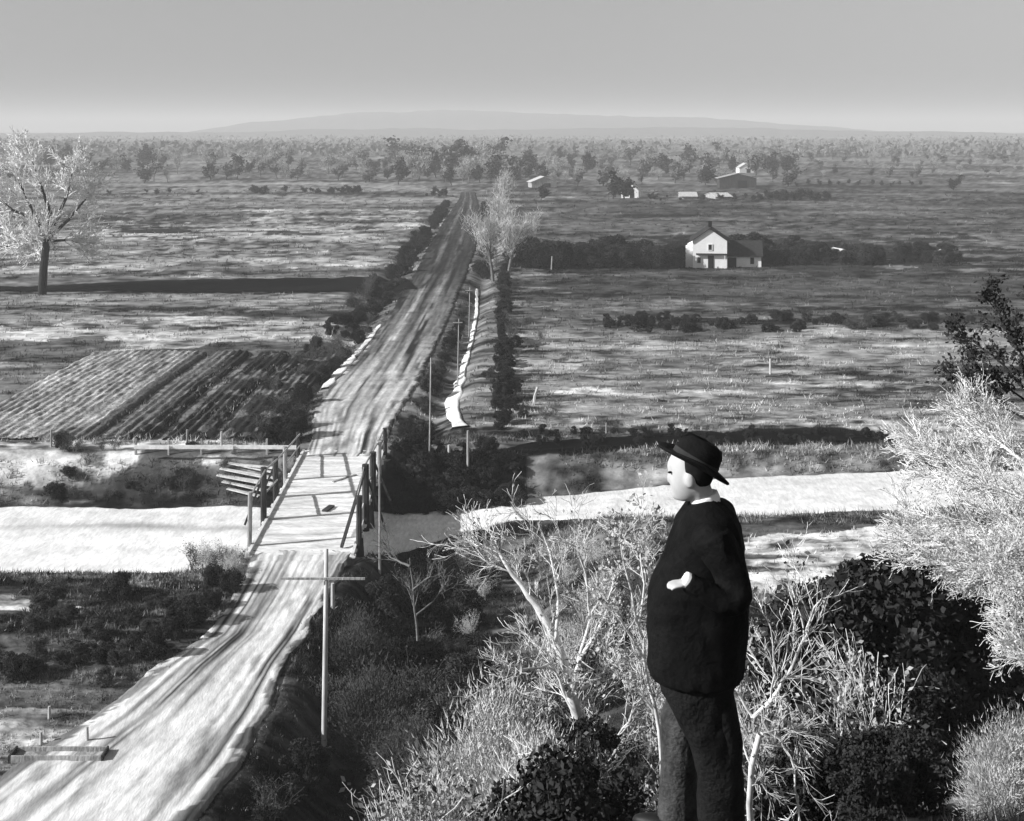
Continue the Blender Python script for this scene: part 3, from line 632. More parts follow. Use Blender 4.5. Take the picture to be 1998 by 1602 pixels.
limbtree('bare_tree', 'forked white-limbed bare tree growing up the bluff beside the man', 'tree', (1168, 1600), 18,
    [([(1168, 1640), (1160, 1560), (1142, 1440), (1112, 1330)], .095, .085), ([(1112, 1330), (1085, 1250), (1050, 1190), (1000, 1130), (960, 1070)], .075, .018),
     ([(1118, 1345), (1128, 1290), (1150, 1240), (1172, 1190), (1190, 1120)], .04, .01), ([(1105, 1310), (1060, 1220), (1020, 1150), (985, 1110), (940, 1090)], .035, .01),
     ([(1140, 1430), (1110, 1370), (1080, 1300), (1062, 1262)], .035, .012), ([(1078, 1292), (1040, 1288), (1010, 1278)], .022, .01),
     ([(1135, 1345), (1180, 1320), (1205, 1290), (1225, 1250)], .026, .008), ([(1150, 1450), (1200, 1455), (1230, 1430), (1245, 1390)], .022, .008),
     ([(1160, 1560), (1180, 1520), (1160, 1490)], .03, .012), ([(1128, 1290), (1150, 1200), (1140, 1100), (1120, 1040)], .03, .007), ([(1085, 1250), (1090, 1170), (1075, 1090), (1050, 1030)], .03, .006)],
    'bark_pale', .5, 21, 2, .0065, 10, leaf='leaf_pale', nleaf=900, lsize=.03, twmt='bark_pale')
limbtree('bare_tree', 'slim pale bare tree with drooping twigs between the forked tree and the man', 'tree', (1275, 1420), 15,
    [([(1290, 1600), (1285, 1420), (1255, 1280), (1220, 1220), (1185, 1175)], .03, .008), ([(1258, 1285), (1235, 1180), (1215, 1090), (1205, 1030)], .02, .005),
     ([(1285, 1400), (1230, 1330), (1190, 1300)], .018, .006), ([(1245, 1230), (1260, 1150), (1250, 1060)], .016, .005)],
    'bark_pale', .34, 25, 2, .005, 8, leaf='leaf_pale', nleaf=1000, lsize=.04)
limbtree('bare_tree', 'crooked pale sapling right behind the man, forking at knee height', 'tree', (1462, 1610), 11,
    [([(1462, 1640), (1458, 1520), (1470, 1400)], .03, .026), ([(1470, 1400), (1515, 1340), (1545, 1270), (1565, 1200), (1582, 1150)], .02, .006), ([(1470, 1400), (1440, 1350), (1430, 1330)], .014, .007),
     ([(1472, 1392), (1520, 1440), (1550, 1500), (1558, 1600)], .014, .008), ([(1478, 1385), (1540, 1420), (1560, 1440)], .012, .005), ([(1432, 1380), (1445, 1430), (1462, 1480)], .012, .008), ([(1466, 1400), (1500, 1360), (1505, 1290), (1490, 1200)], .012, .004)],
    'bark_pale', .4, 31, 2, .004, 6, ymix=.3, leaf='leaf_mid', nleaf=600, lsize=.035, minr=.0022)
limbtree('bare_tree', 'low pale branch reaching up the bottom of the view toward the pale feathery bush', 'tree', (1180, 1640), 13,
    [([(1215, 1660), (1165, 1580), (1110, 1535), (1050, 1505), (1008, 1490)], .024, .008), ([(1110, 1535), (1060, 1520), (1010, 1515)], .012, .005), ([(1165, 1630), (1110, 1575), (1070, 1530)], .014, .006)], 'bark_pale', .35, 35, 1, .005, 5, ymix=.3)
limbtree('bare_tree', 'thin bare saplings beside the pale pole at the right of the bridge', 'tree', (815, 1240), 46,
    [([(815, 1250), (806, 1160), (798, 1095)], .05, .016), ([(806, 1150), (840, 1120), (850, 1080)], .04, .015), ([(812, 1200), (845, 1180), (870, 1150)], .04, .015), ([(800, 1105), (775, 1100), (755, 1096)], .05, .02)], 'bark_mid', .75, 37, 2, .011, 5, ymix=1, minr=.007)
limbtree('pale_tree', 'broad pale twiggy tree crowding the right edge of the view', 'tree', (2080, 1500), 13,
    [([(2100, 1560), (2060, 1350), (1998, 1190), (1930, 1105), (1870, 1050), (1790, 1000)], .07, .008), ([(2060, 1350), (2040, 1100), (2010, 940), (1985, 820), (1975, 760)], .06, .008),
     ([(1998, 1190), (1910, 1130), (1820, 1100), (1750, 1080)], .035, .006), ([(2020, 1000), (1970, 940), (1925, 900), (1890, 860)], .035, .006), ([(2005, 930), (1990, 840), (2000, 760), (1995, 720)], .03, .006),
     ([(1950, 1130), (1880, 1140), (1820, 1150), (1770, 1140)], .02, .005), ([(2040, 1250), (1970, 1240), (1920, 1220), (1880, 1200)], .03, .006), ([(1985, 1000), (1930, 985), (1870, 960), (1800, 940)], .02, .005),
     ([(2065, 1400), (2010, 1340), (1970, 1310), (1940, 1300)], .03, .006), ([(2040, 1080), (2070, 900), (2090, 780)], .04, .008), ([(1990, 870), (1950, 830), (1925, 800)], .018, .005), ([(1920, 1095), (1860, 1030), (1800, 1045)], .018, .005),
     ([(2000, 1060), (1940, 1040), (1880, 1000), (1830, 985)], .02, .005), ([(2030, 1150), (1960, 1080), (1930, 1020), (1905, 960)], .02, .005), ([(2060, 1350), (2010, 1270), (1980, 1180), (1950, 1160)], .02, .005)],
    'bark_pale', .3, 41, 2, .0042, 36, ymix=1.2, kids=(4, 6), leaf='leaf_white', nleaf=24000, lsize=.018, minr=.0026)
bpy.data.objects['pale_tree'].location.x += .42
limbtree('dark_sapling', 'dark leafy treetop rising behind the pale twiggy tree', 'tree', (2040, 1300), 17,
    [([(2060, 1300), (2030, 900), (2005, 720), (1985, 590)], .06, .008), ([(2015, 790), (1975, 690), (1945, 625)], .02, .006), ([(2008, 740), (2020, 640), (2030, 570)], .02, .006), ([(2012, 770), (1950, 700), (1905, 665)], .02, .005),
     ([(2018, 800), (1940, 740), (1880, 700)], .018, .005), ([(2000, 700), (1970, 640), (1965, 590)], .015, .005), ([(2018, 830), (1960, 790), (1900, 760)], .018, .005)],
    'bark_dark', .2, 43, 2, .006, 12, ymix=.6, leaf='leaf_dark', nleaf=3000, lsize=.045, twmt='bark_dark')
limbtree('spreading_tree', 'tall spreading pale bare tree with a dark trunk in the left field', 'tree', (84, 574), 156,
    [([(82, 580), (88, 520), (96, 480), (92, 455)], .55, .4), ([(92, 470), (70, 440), (45, 400), (20, 360), (8, 330)], .3, .06), ([(94, 460), (100, 420), (85, 370), (75, 335), (68, 315)], .32, .05),
     ([(95, 465), (125, 430), (150, 390), (165, 340)], .28, .05), ([(98, 470), (130, 470), (150, 482)], .2, .06), ([(90, 475), (60, 470), (30, 480), (0, 470)], .2, .06), ([(105, 440), (120, 390), (124, 350), (118, 325)], .24, .05), ([(60, 425), (20, 410), (-20, 380), (-50, 350)], .2, .05), ([(88, 510), (72, 495), (60, 470)], .14, .05)],
    'bark_dark', 2.4, 47, 2, .05, 24, ymix=5, kids=(4, 6), minr=.024, twmt='twig_light', leaf='twig_light', nleaf=6500, lsize=.2)
# -- scatter on the bluff and in the gully
SH = [proto_shrub(60+i, 'bare_shrub', 8, 1.5, 2, 'bark_mid', 'leaf_mid', 900, .05) for i in range(3)]
SP = [proto_shrub(70+i, 'pale_shrub', 9, 1.5, 2, 'bark_pale', 'leaf_pale', 900, .045, r=.012) for i in range(2)]
BD = [proto_bush(80+i, 'dark_bush', 1.5, 1.4, 9500, .05, clumps=34) for i in range(2)]
BM = [proto_bush(84+i, 'leafy_bush', 1.5, 1.5, 7000, .05, 'leaf_mid', stem='bark_mid') for i in range(2)]
FZ = [proto_fuzz(90, 'feathery_bush'), proto_fuzz(91, 'feathery_bush', mt='leaf_grey')]
rs = random.Random(5)
def at(protos, px, py, sc, label, cat, group, Y=None, sink=0):
    if Y: x = (px-CX)*Y/F; y = Y; z = G(x, y)
    else: x, y, z = ground_at(px, py)
    return place(rs.choice(protos), USED, (x, y, z-sink), rs.uniform(0, 6.28), sc, label, cat, group)
at(FZ[:1], 965, 1650, 1.35, 'large pale feathery bush at the foot of the view, left of the forked tree', 'bush', None, Y=15.5)
at(FZ[:1], 1060, 1700, 1.0, 'smaller pale feathery bush behind the low pale branch', 'bush', None, Y=14)
for k_, (a_, b_, s_, Y_) in enumerate(((905, 1600, .8, 17), (1010, 1640, .9, 15), (1110, 1650, .6, 14), (860, 1660, .7, 16))): at(FZ[:1], a_, b_, s_, 'pale feathery clump at the bottom of the view around the large feathery bush', 'bush', 'pale feathery clumps', Y=Y_)
at(FZ[1:], 730, 1480, 2.0, 'grey feathery bush beside the tall slim pole, lower one', 'bush', None)
at(FZ[1:], 700, 1340, 1.8, 'grey feathery bush beside the tall slim pole, upper one', 'bush', None)
at(FZ[1:], 800, 1560, 1.6, 'grey feathery bush in the dark bottom left of the pale one', 'bush', None)
at(BD, 1740, 1450, 1.9, 'biggest dark bush in the middle of the black thicket', 'bush', None, Y=17)
at(BD, 1640, 1470, 1.7, 'big dark bush nearest the man on his right', 'bush', None, Y=18)
at(BD, 1850, 1420, 1.8, 'big dark bush under the pale twiggy tree', 'bush', None, Y=18.5)
at(BD, 1640, 1300, 1.5, 'dark bush on the brow of the slope above the pale tuft', 'bush', None, Y=24)
at(BD, 1760, 1560, 1.1, 'low dark bush in front of the black thicket', 'bush', None, Y=15.5)
for k_ in range(16): at(BD, rs.uniform(1560, 1900), 1400, rs.uniform(.9, 1.7), 'dark bush filling the black thicket between the man and the pale twiggy tree', 'bush', 'black thicket bushes', Y=rs.uniform(15, 26))
for k_ in range(5): at(BD, 300+k_*38, 1285-k_*32, rs.uniform(.45, .85), 'dark bush crowding the left edge of the near road', 'bush', 'bushes on the near road edge')
at(SP, 1650, 1400, 1.15, 'tall pale bare shrub poking up through the left of the black thicket', 'shrub', None, Y=15.2)
for k_ in range(6): at(rs.choice((SP, FZ[:1])), rs.uniform(1890, 2060), 1400, rs.uniform(.3, .65), 'pale dry growth crowding the bottom right corner', 'shrub', 'pale growth in the corner', Y=rs.uniform(10.8, 13.5))
for k_ in range(7): at(BD, rs.uniform(1500, 1860), 1400, rs.uniform(.4, .75), 'low dark bush at the foot of the black thicket', 'bush', 'low bushes below the thicket', Y=rs.uniform(11.5, 14))
at(FZ[:1], 1668, 1285, .9, 'pale feathery tuft caught among the big dark bushes', 'bush', None, Y=19.5)
PN = {p.name for q in (SH, SP, BD, BM, FZ) for p in q}
kinds = [(SH, 'tangled grey bare shrub on the bluff side', 'shrub', 'grey shrubs on the bluff'), (SP, 'pale dry bare shrub on the bluff side', 'shrub', 'pale shrubs on the bluff'),
         (BD, 'dark leafy bush in the tangle on the bluff side', 'bush', 'dark bushes on the bluff'), (BM, 'dull green-grey bush in the tangle on the bluff side', 'bush', 'dull bushes on the bluff')]
def scatter(n, fx, fy, wts, smin, smax, avoid=None, nm=None):
    k = 0
    while k < n:
        y = fy(); x = fx(y)
        px = CX+F*x/y
        if avoid and avoid(x, y): continue
        pr, lab, cat, grp = rs.choices(kinds, wts)[0]; sc = rs.uniform(smin, smax)
        ob = place(rs.choice(pr), USED, (x, y, G(x, y)-.05), rs.uniform(0, 6.28), (sc*rs.uniform(.85, 1.25), sc*rs.uniform(.85, 1.25), sc*rs.uniform(.7, 1.1)), lab, cat, grp); k += 1
        if nm and cat == 'bush' and ob.name not in PN: ob.name = nm
def path_(x, y): return (1530 < CX+F*x/y < 1930 and y < 25) or (4.0 < x < 7 and 8 < y < 15.5) or (abs(x-.9) < .9 and y < 9)
scatter(70, lambda y: rs.uniform(-1.5, .40*y), lambda: rs.uniform(10, 30), (4, 5, 5, 2), .45, 1.0, path_)
scatter(60, lambda y: rs.uniform(-3, .38*y), lambda: rs.uniform(28, 54), (3, 5, 3, 3), .6, 1.3, lambda x, y: y > 46 and x > 8)
kinds = [(BD, 'dark leafy bush down in the gully beside the near road', 'bush', 'bushes in the gully'), (SH, 'grey bare shrub down in the gully beside the near road', 'shrub', 'shrubs in the gully'), (BM, 'dull bush down in the gully beside the near road', 'bush', 'dull bushes in the gully')]
scatter(55, lambda y: float(road_lr(y)[1])+rs.uniform(1.3, 7), lambda: rs.uniform(35, 60), (4, 3, 2), .6, 1.4)
kinds = [(BD, 'dark brush on the steep bank below the far end of the bridge', 'bush', 'brush below the far end'), (BM, 'dull brush on the bank right of the bridge', 'bush', 'dull brush on the bank')]
scatter(84, lambda y: rs.uniform(-7.4, 0.2), lambda: rs.uniform(75.2, 80.0), (9, 1), .5, .95, nm='brush')
kinds = [(BD, 'dark weedy bush on the grassy bank left of the bridge', 'bush', 'weeds on the left bank'), (SH, 'straggly shrub on the grassy bank left of the bridge', 'shrub', 'shrubs on the left bank')]
scatter(26, lambda y: rs.uniform(-30, -13.8), lambda: rs.uniform(77.3, 81), (3, 3), .4, .85)
def clear_gully(x, y): return abs(x-np.interp(y, [86, 95, 102, 113, 127, 165], [-4.2, -4.7, -4.3, -4.4, -3.8, -4.2])) < 1.7
# dark hedge growth along the road
kinds = [(BD, 'dark scrub bush along the left shoulder of the far road', 'bush', 'scrub along the left shoulder'), (SH, 'bare scrub along the left shoulder of the far road', 'shrub', 'bare scrub along the left shoulder')]
scatter(24, lambda y: float(road_lr(y)[0])-rs.uniform(.6, 3.2), lambda: rs.uniform(82.5, 96), (5, 2), .6, 1.3, nm='scrub_bush')
scatter(100, lambda y: float(road_lr(y)[0])-rs.uniform(.5, 4.6), lambda: rs.uniform(96, 172), (5, 3), .5, 1.25, nm='scrub_bush')
scatter(45, lambda y: float(road_lr(y)[0])-rs.uniform(.5, 3.0), lambda: rs.uniform(172, 330), (5, 0), 1.0, 1.8, nm='scrub_bush')
kinds = [(BD, 'dark scrub bush along the right shoulder of the far road', 'bush', 'scrub along the right shoulder'), (BM, 'dull scrub along the right shoulder of the far road', 'bush', 'dull scrub along the right shoulder')]
scatter(30, lambda y: float(road_lr(y)[1])+rs.uniform(.8, 2.8), lambda: rs.uniform(84, 175), (5, 2), .5, 1.0, clear_gully, nm='scrub_bush')
scatter(26, lambda y: float(road_lr(y)[1])+rs.uniform(.8, 3.0), lambda: rs.uniform(175, 330), (5, 1), 1.2, 2.2, nm='scrub_bush')
kinds = [(BD, 'dark upright bush in the overgrown ditch line right of the road', 'bush', 'ditch line bushes'), (SH, 'bare shrub in the overgrown ditch line right of the road', 'shrub', 'ditch line shrubs')]
scatter(85, lambda y: -.65-.004*(y-86)+rs.gauss(0, .22), lambda: 86*(2.2**rs.random()), (6, 0), .45, 1.05, nm='hedge_bush')
scatter(34, lambda y: -.1-.004*(y-86)+rs.gauss(0, 1.4), lambda: rs.uniform(86, 190), (1, 5), .5, 1.1, clear_gully, nm='hedge_bush')
# dark hedges across the right fields
kinds = [(BD, 'dark dense bush in the long hedge left of the farmhouse', 'bush', 'long hedge left of the farmhouse')]
def hx(a, b): return lambda y: (rs.uniform(a, b)-CX)*y/F
scatter(62, hx(1000, 1335), lambda: rs.uniform(185, 192), (1,), 1.9, 3.0, nm='hedge_bush')
kinds = [(BD, 'dark bush in the broken thicket right of the farmhouse', 'bush', 'thicket right of the farmhouse'), (BM, 'grey bush in the broken thicket right of the farmhouse', 'bush', 'grey thicket right of the farmhouse')]
scatter(74, hx(1425, 1870), lambda: rs.uniform(189, 206), (6, 1), .9, 2.2, nm='thicket_bush')
scatter(12, hx(1421, 1480), lambda: rs.uniform(196, 202), (1, 0), 2.2, 3.0, nm='thicket_bush')
kinds = [(BD, 'low dark bush in the ragged row across the middle of the right field', 'bush', 'ragged row in the right field'), (BM, 'low grey bush in the ragged row across the right field', 'bush', 'grey bushes of the ragged row')]
scatter(80, hx(1180, 1900), lambda: rs.uniform(127, 136), (5, 1), .4, .95, nm='field_bush')
kinds = [(BD, 'dark weed bush on the lip of the ditch beyond the sandy track', 'bush', 'weeds by the ditch')]
scatter(60, hx(1000, 1720), lambda: rs.uniform(82.4, 85.2), (1,), .25, .5, nm='weed_bush')
kinds = [(SP, 'pale dry weed by the near edge of the sandy track', 'shrub', 'dry weeds by the track'), (SH, 'grey dry weed by the near edge of the sandy track', 'shrub', 'grey weeds by the track')]
scatter(14, hx(375, 480), lambda: rs.uniform(58, 62), (2, 3), .4, .9)
scatter(24, hx(900, 1300), lambda: rs.uniform(56, 66), (2, 2), .4, 1.0)
kinds = [(BM, 'dull low bush on the grassy slope left of the near road', 'bush', 'bushes left of the near road'), (SH, 'bare shrub on the grassy slope left of the near road', 'shrub', 'shrubs left of the near road'), (BD, 'dark bush on the grassy slope left of the near road', 'bush', 'dark bushes left of the near road')]
scatter(34, lambda y: float(road_lr(y)[0])-rs.uniform(.8, 8.5), lambda: rs.uniform(46, 57), (3, 2, 3), .35, .8)
# -- pale poplars by the road, far trees
PB = [proto_far(101, 'bare_poplar', 14, 4.2, 1500, .05, 'twig_pale', 'bark_mid', True), proto_far(102, 'bare_poplar', 13, 4, 2200, .045, 'twig_pale', 'bark_mid', True)]
for px, yy, sc, lab in ((962, 172, .95, 'pale bare poplar by the road, left one with the whitest trunk'), (992, 178, .9, 'pale bare poplar by the road, right of the whitest trunk'), (985, 205, 1.0, 'pale bare poplar by the road, behind the front pair'), (975, 240, 1.05, 'pale bare poplar by the road, farthest and tallest of the four')):
    place(rs.choice(PB), USED, ((px-CX)*yy/F, yy, G((px-CX)*yy/F, yy)), rs.uniform(0, 6), sc, lab, 'tree', 'pale poplars by the road')
FA = [proto_far(110+i, 'round_tree', 9, 7, 700, .75, 'leaf_far') for i in range(3)]
FB = [proto_far(120+i, 'bare_tree', 10, 6, 520, .16, 'twig_far', 'bark_mid', True) for i in range(3)]
FD = [proto_far(130+i, 'dark_tree', 8, 6, 900, .6, 'leaf_dark') for i in range(2)]
def fartree(pr, px, py, hpx, lab, grp, cat='tree', squash=1):
    x, y, _ = P(px, py); h = hpx*y/F; base = {'round_tree': 9, 'bare_tree': 10, 'dark_tree': 8}[pr[0].name.split('.')[0]]
    s = h/base; place(rs.choice(pr), USED, (x, y, G(x, y)), rs.uniform(0, 6.28), (s*squash, s*squash, s), lab, cat, grp)
for px, py, hp, lab in ((1218, 388, 62, 'tall dark tree standing over the small white cottage'), (1196, 388, 44, 'dark tree left of the small white cottage'), (1860, 370, 34, 'round dark tree alone at the far right'),
                        (1055, 392, 34, 'dark broad tree before the pale cottage roof right of the road'), (990, 362, 40, 'dark slim tree under the far tower')):
    fartree(FD, px, py, hp, lab, None, squash=1.25 if px != 990 else .6)
for k in range(26): fartree(FD, rs.uniform(1478, 1620), rs.uniform(386, 393), rs.uniform(14, 24), 'dark bushy tree in the thick black hedge before the far cabins', 'far black hedge', squash=1.5)
for k in range(13): fartree(FD, 1560+k*20+rs.uniform(-6, 6), rs.uniform(360, 364), rs.uniform(8, 13), 'small dark bush in the dotted row at the far right', 'dotted row of far bushes', 'bush', 1.3)
for k in range(16): fartree(FD, rs.uniform(1240, 1480), rs.uniform(384, 392), rs.uniform(6, 14), 'small dark bush along the far sheds', 'small bushes by the far sheds', 'bush', 1.6)
for k in range(40): fartree(FD, rs.choice([rs.uniform(180, 400), rs.uniform(490, 520), rs.uniform(540, 700), rs.uniform(640, 700)]), rs.uniform(374, 380), rs.uniform(7, 17), 'small dark bush in the broken line at the back of the left fields', 'broken line of far bushes', 'bush', 1.7)
for k in range(8): fartree(FD, rs.uniform(812, 900), rs.uniform(374, 384), rs.uniform(8, 16), 'small dark bush near the vanishing end of the road', 'bushes at the road end', 'bush', 1.6)
def belt(n, x0, x1, y0, y1, h0, h1, w, side):
    for k in range(n):
        py = y0+(y1-y0)*rs.random(); px = rs.uniform(x0, x1)
        pr, nm = rs.choices([(FA, 'hazy rounded tree'), (FB, 'hazy bare pale tree'), (FD, 'hazy dark tree')], w)[0]
        fartree(pr, px, py, rs.uniform(h0, h1), f'{nm} in the far tree belt {side}', f'{nm}s in the far belt {side}', squash=rs.uniform(.9, 1.5))
belt(150, -40, 960, 318, 358, 22, 46, (5, 5, 2), 'left of the road')
belt(30, 770, 1010, 318, 362, 36, 66, (4, 3, 3), 'where the road ends')
belt(105, 1010, 1560, 316, 364, 18, 46, (4, 4, 2), 'right of the road')
belt(70, 1500, 2060, 304, 350, 10, 26, (4, 4, 1.2), 'at the far right')
# farthest woods: one mass
rng = np.random.default_rng(9); n = 26000; yy = 1/rng.uniform(1/2600, 1/900, n); xx = rng.uniform(-.6, .6, n)*yy
dens = fbm(xx*.006, yy*.006, 3, 3); k = dens > -.02; xx, yy = xx[k], yy[k]; zz = rng.uniform(0, 1, len(xx))**1.3*(7+9*np.clip(fbm(xx*.03, yy*.02, 8, 2), 0, 1))
tag(link('far_woods', leafmesh('far_woods', np.stack([xx, yy, zz], -1), 3.4, rng), M['leaf_far']), 'scattered woods dissolving into the haze beyond the plain', 'woods', kind='stuff')
# ------------------------------------------------------------------ grass and dry weeds
def grass(n, xf, y0, y1, hmin, hmax, blades, name, label, seed, wfac=.02):
    rng = np.random.default_rng(seed); y = 1/rng.uniform(1/y1, 1/y0, n); x = xf(rng, y, n)
    l, r = road_lr(y); a, b, c, d = (np.interp(x, KX, q) for q in (CA, CB, CC, CD))
    bad = ((x > l+.75*rng.random(n)) & (x < r-.75*rng.random(n)) & ((y < 61) | (y > 79))) | ((y > b-.4) & (y < c+.3)) | ((x > -13.6) & (x < -7.4) & (y > 58.5) & (y < 80.5)) | ((x > FX0) & (x < FX1) & (y > FY0) & (y < FY1) & (rng.random(n) < np.where(x > -27, .3, .75))) | ((y > 157) & (y < 173) & (x < -15)) | (np.abs(y-np.interp(x, DX, DY)) < 1.3) | ((np.abs(x-np.interp(y, [86, 95, 102, 113, 127, 165], [-4.2, -4.7, -4.3, -4.4, -3.8, -4.2])) < 1) & (y < 165) & (y > 86)) | ((x > 5.0) & (x < 6.3) & (y > 9.5) & (y < 15) & (rng.random(n) < .8))
    bad |= (x > 10.5) & (y > 56.5) & (y < 65.5) & (rng.random(n) < .9)
    bad |= (fbm(x*.5, y*.5, 77, 2) < -.25)
    x, y = x[~bad], y[~bad]; m = len(x); t = tone(x, y)*np.where(y > 95, rng.uniform(.55, 1.5, m), rng.uniform(.35, 2.1, m)); t = np.where((rng.random(m) < .03) & (y < 70), .3, t); z = gz(x, y)
    hh = rng.uniform(hmin, hmax, m)*np.clip(y/60, .6, 1.0+np.maximum(y, 100)/200)
    B = np.repeat(np.stack([x, y, z-.03], -1), blades, 0); q = m*blades
    B[:, :2] += rng.normal(size=(q, 2))*.09*np.repeat(np.clip(y/50, .5, 2), blades)[:, None]
    D = rng.normal(size=(q, 3))*.5; D[:, 2] = 1; D /= np.linalg.norm(D, axis=1)[:, None]; L = np.repeat(hh, blades)*rng.uniform(.6, 1.2, q)
    side = np.cross(D, rng.normal(size=(q, 3))); side /= np.linalg.norm(side, axis=1)[:, None]; w_ = np.repeat(wfac*np.clip(y/50, .35, 6), blades)[:, None]
    V = np.stack([B-side*w_, B+side*w_, B+D*L[:, None]], 1).reshape(-1, 3)
    me = npmesh(name, V, np.arange(3*q).reshape(-1, 3), np.repeat(np.clip(np.repeat(t, blades), .01, .6), 3))
    return tag(link(name, me, M['grass']), label, 'grass', kind='stuff')
grass(64000, lambda r, y, n: r.uniform(-.5, .5, n)*y, 34, 420, .1, .28, 4, 'grass', 'rough grass tufts over the fields and banks', 1)
grass(34000, lambda r, y, n: r.uniform(-.46, .46, n)*y, 47, 84, .12, .42, 4, 'grass', 'taller weeds and grass on the banks of the sandy track', 3)
grass(15000, lambda r, y, n: r.uniform(-.15, .5, n)*np.maximum(y, 12), 5.5, 50, .07, .24, 6, 'grass', 'rank grass on the side of the bluff', 2, .008)
# ------------------------------------------------------------------ the man on the bluff
MY = 5.6; PX = F/MY; MX0 = (1392-CX)/PX; MZ0 = 17.70
def mp(px, py, d=0.0): return Vector(((px-CX)/PX-MX0, d, H-(py-YH)/PX-MZ0))     # photo point -> man space (x right, y away, z up)
man = empty('person', (MX0, MY, MZ0), 0, 'man in a black jacket and tipped back black hat looking out over the road', 'person')
def solid(mb, voxel, name, mt, parent, sub=1, disp=0, dsc=9, smooth_it=4):
    me = mb.mesh(name+'_raw'); o = bpy.data.objects.new(name, me); COL.objects.link(o)
    r = o.modifiers.new('r', 'REMESH'); r.mode = 'VOXEL'; r.voxel_size = voxel
    s = o.modifiers.new('s', 'SMOOTH'); s.iterations = smooth_it; s.factor = .5
    bpy.context.view_layer.update(); dg = bpy.context.evaluated_depsgraph_get()
    m2 = bpy.data.meshes.new_from_object(o.evaluated_get(dg)); o.modifiers.clear(); o.data = m2; m2.name = name
    bpy.data.meshes.remove(me)
    if disp:
        n = len(m2.vertices); co = np.empty(n*3, np.float32); m2.vertices.foreach_get('co', co); co = co.reshape(-1, 3)
        no = np.empty(n*3, np.float32); m2.vertices.foreach_get('normal', no); no = no.reshape(-1, 3)
        f = fbm(co[:, 0]*dsc+co[:, 1]*dsc, co[:, 2]*dsc*.45+co[:, 1]*3, 5, 3)+.6*fbm(co[:, 0]*dsc*.6-co[:, 1]*dsc, co[:, 2]*dsc*1.3, 8, 2)
        co = co+no*(disp*f)[:, None]; m2.vertices.foreach_set('co', co.ravel()); m2.update()
    m2.materials.clear(); m2.materials.append(M[mt]); m2.polygons.foreach_set('use_smooth', np.ones(len(m2.polygons), bool))
    o.parent = parent; return o
def ell(mb, c, rx, ry, rz, m=None, n=20, k=14, fn=None):
    vs = []; fs = []; c = Vector(c); m = m or Matrix.Identity(3)
    for i in range(k+1):
        th = math.pi*i/k
        for j in range(n):
            ph = 2*math.pi*j/n; u = Vector((math.sin(th)*math.cos(ph), math.sin(th)*math.sin(ph), math.cos(th)))
            p = Vector((u.x*rx, u.y*ry, u.z*rz))
            if fn: p = fn(u, p)
            vs.append(c+m@p)
    for i in range(k):
        for j in range(n): fs.append((i*n+j, i*n+(j+1) % n, (i+1)*n+(j+1) % n, (i+1)*n+j))
    mb.add(vs, fs)
def loft(mb, ringsl, n=26):
    """rings: (z, xl, xr, y0, y1)"""
    vs = []; fs = []
    for z, xl, xr, y0, y1 in ringsl:
        for j in range(n):
            a = 2*math.pi*j/n; ca, sa = math.cos(a), math.sin(a)
            sq = lambda t: math.copysign(abs(t)**.85, t)
            vs.append(((xl+xr)/2+sq(ca)*(xr-xl)/2, (y0+y1)/2+sq(sa)*(y1-y0)/2, z))
    for i in range(len(ringsl)-1):
        for j in range(n): fs.append((i*n+j, i*n+(j+1) % n, (i+1)*n+(j+1) % n, (i+1)*n+j))
    fs += [tuple(range(n-1, -1, -1)), tuple(range((len(ringsl)-1)*n, len(ringsl)*n))]
    mb.add(vs, fs)
FACE = Matrix.Rotation(R(-22), 3, 'Z')                # local -x is forward; turned a little away from the viewer
TILT = Matrix.Rotation(R(-9), 3, 'Y')                 # head bowed a little
HM = FACE@TILT
HC = mp(1346, 921, 0)
# body: one continuous skin surface (head, neck, trunk, arms, hands, legs)
mb = MB()
def headfn(u, p):
    p = p.copy(); f = -u.x
    g = lambda z0, y0, s: math.exp(-(((u.z-z0)/s)**2+((u.y-y0)/s)**2)) if f > .1 else 0
    d = .024*g(-.14, 0, .13)+.012*g(-.3, 0, .13)+.012*g(.28, 0, .3)-.012*g(.08, .42, .2)-.012*g(.08, -.42, .2)+.008*g(-.55, 0, .16)-.006*g(-.68, 0, .1)+.03*g(-.86, 0, .25)
    p.x -= d*1.1
    if u.z < -.2: p.x -= .02*min(1, (-.2-u.z)*1.5)*(1 if u.x < .3 else 0); p.y *= 1-.2*min(1, (-.2-u.z))
    if u.x > 0: p.x *= 1.06
    return p
ell(mb, HC, .092, .078, .13, HM, 48, 36, headfn)
for s in (-1, 1): ell(mb, HC+HM@Vector((.015, s*.08, -.02)), .022, .012, .034, HM)
nb = mp(1383, 985, .02)
mb.tube([HC+HM@Vector((.03, 0, -.06)), mp(1368, 965, .01), nb, mp(1388, 1010, .02)], [.055, .056, .06, .075], 14)
FR = FACE@Vector((-1, 0, 0)); LT = FACE@Vector((0, -1, 0))     # forward, his left (towards the viewer)
shC = mp(1385, 1035, .03); pel = mp(1385, 1250, .03)
mb.tube([mp(1386, 1010, .03), shC, mp(1378, 1110, .03), mp(1380, 1180, .03), pel], [(.085, .08), (.12, .1), (.12, .1), (.12, .1), (.12, .1)], 16)
shL = shC+LT*.185+Vector((.055, 0, .0)); shR = shC-LT*.17
elL = mp(1452, 1166, -.24); hdL = mp(1338, 1100, -.25)
elR = mp(1360, 1165, .26); hdR = mp(1352, 1130, .08)
def curve(a, b, c, n=9, k=.82):
    q = []
    for i in range(n*2+1):
        t = i/(2*n); m = b+(b-(a+c)/2)*(k-.5); q.append(a*(1-t)**2+m*(2*t*(1-t))+c*t*t)
    return q
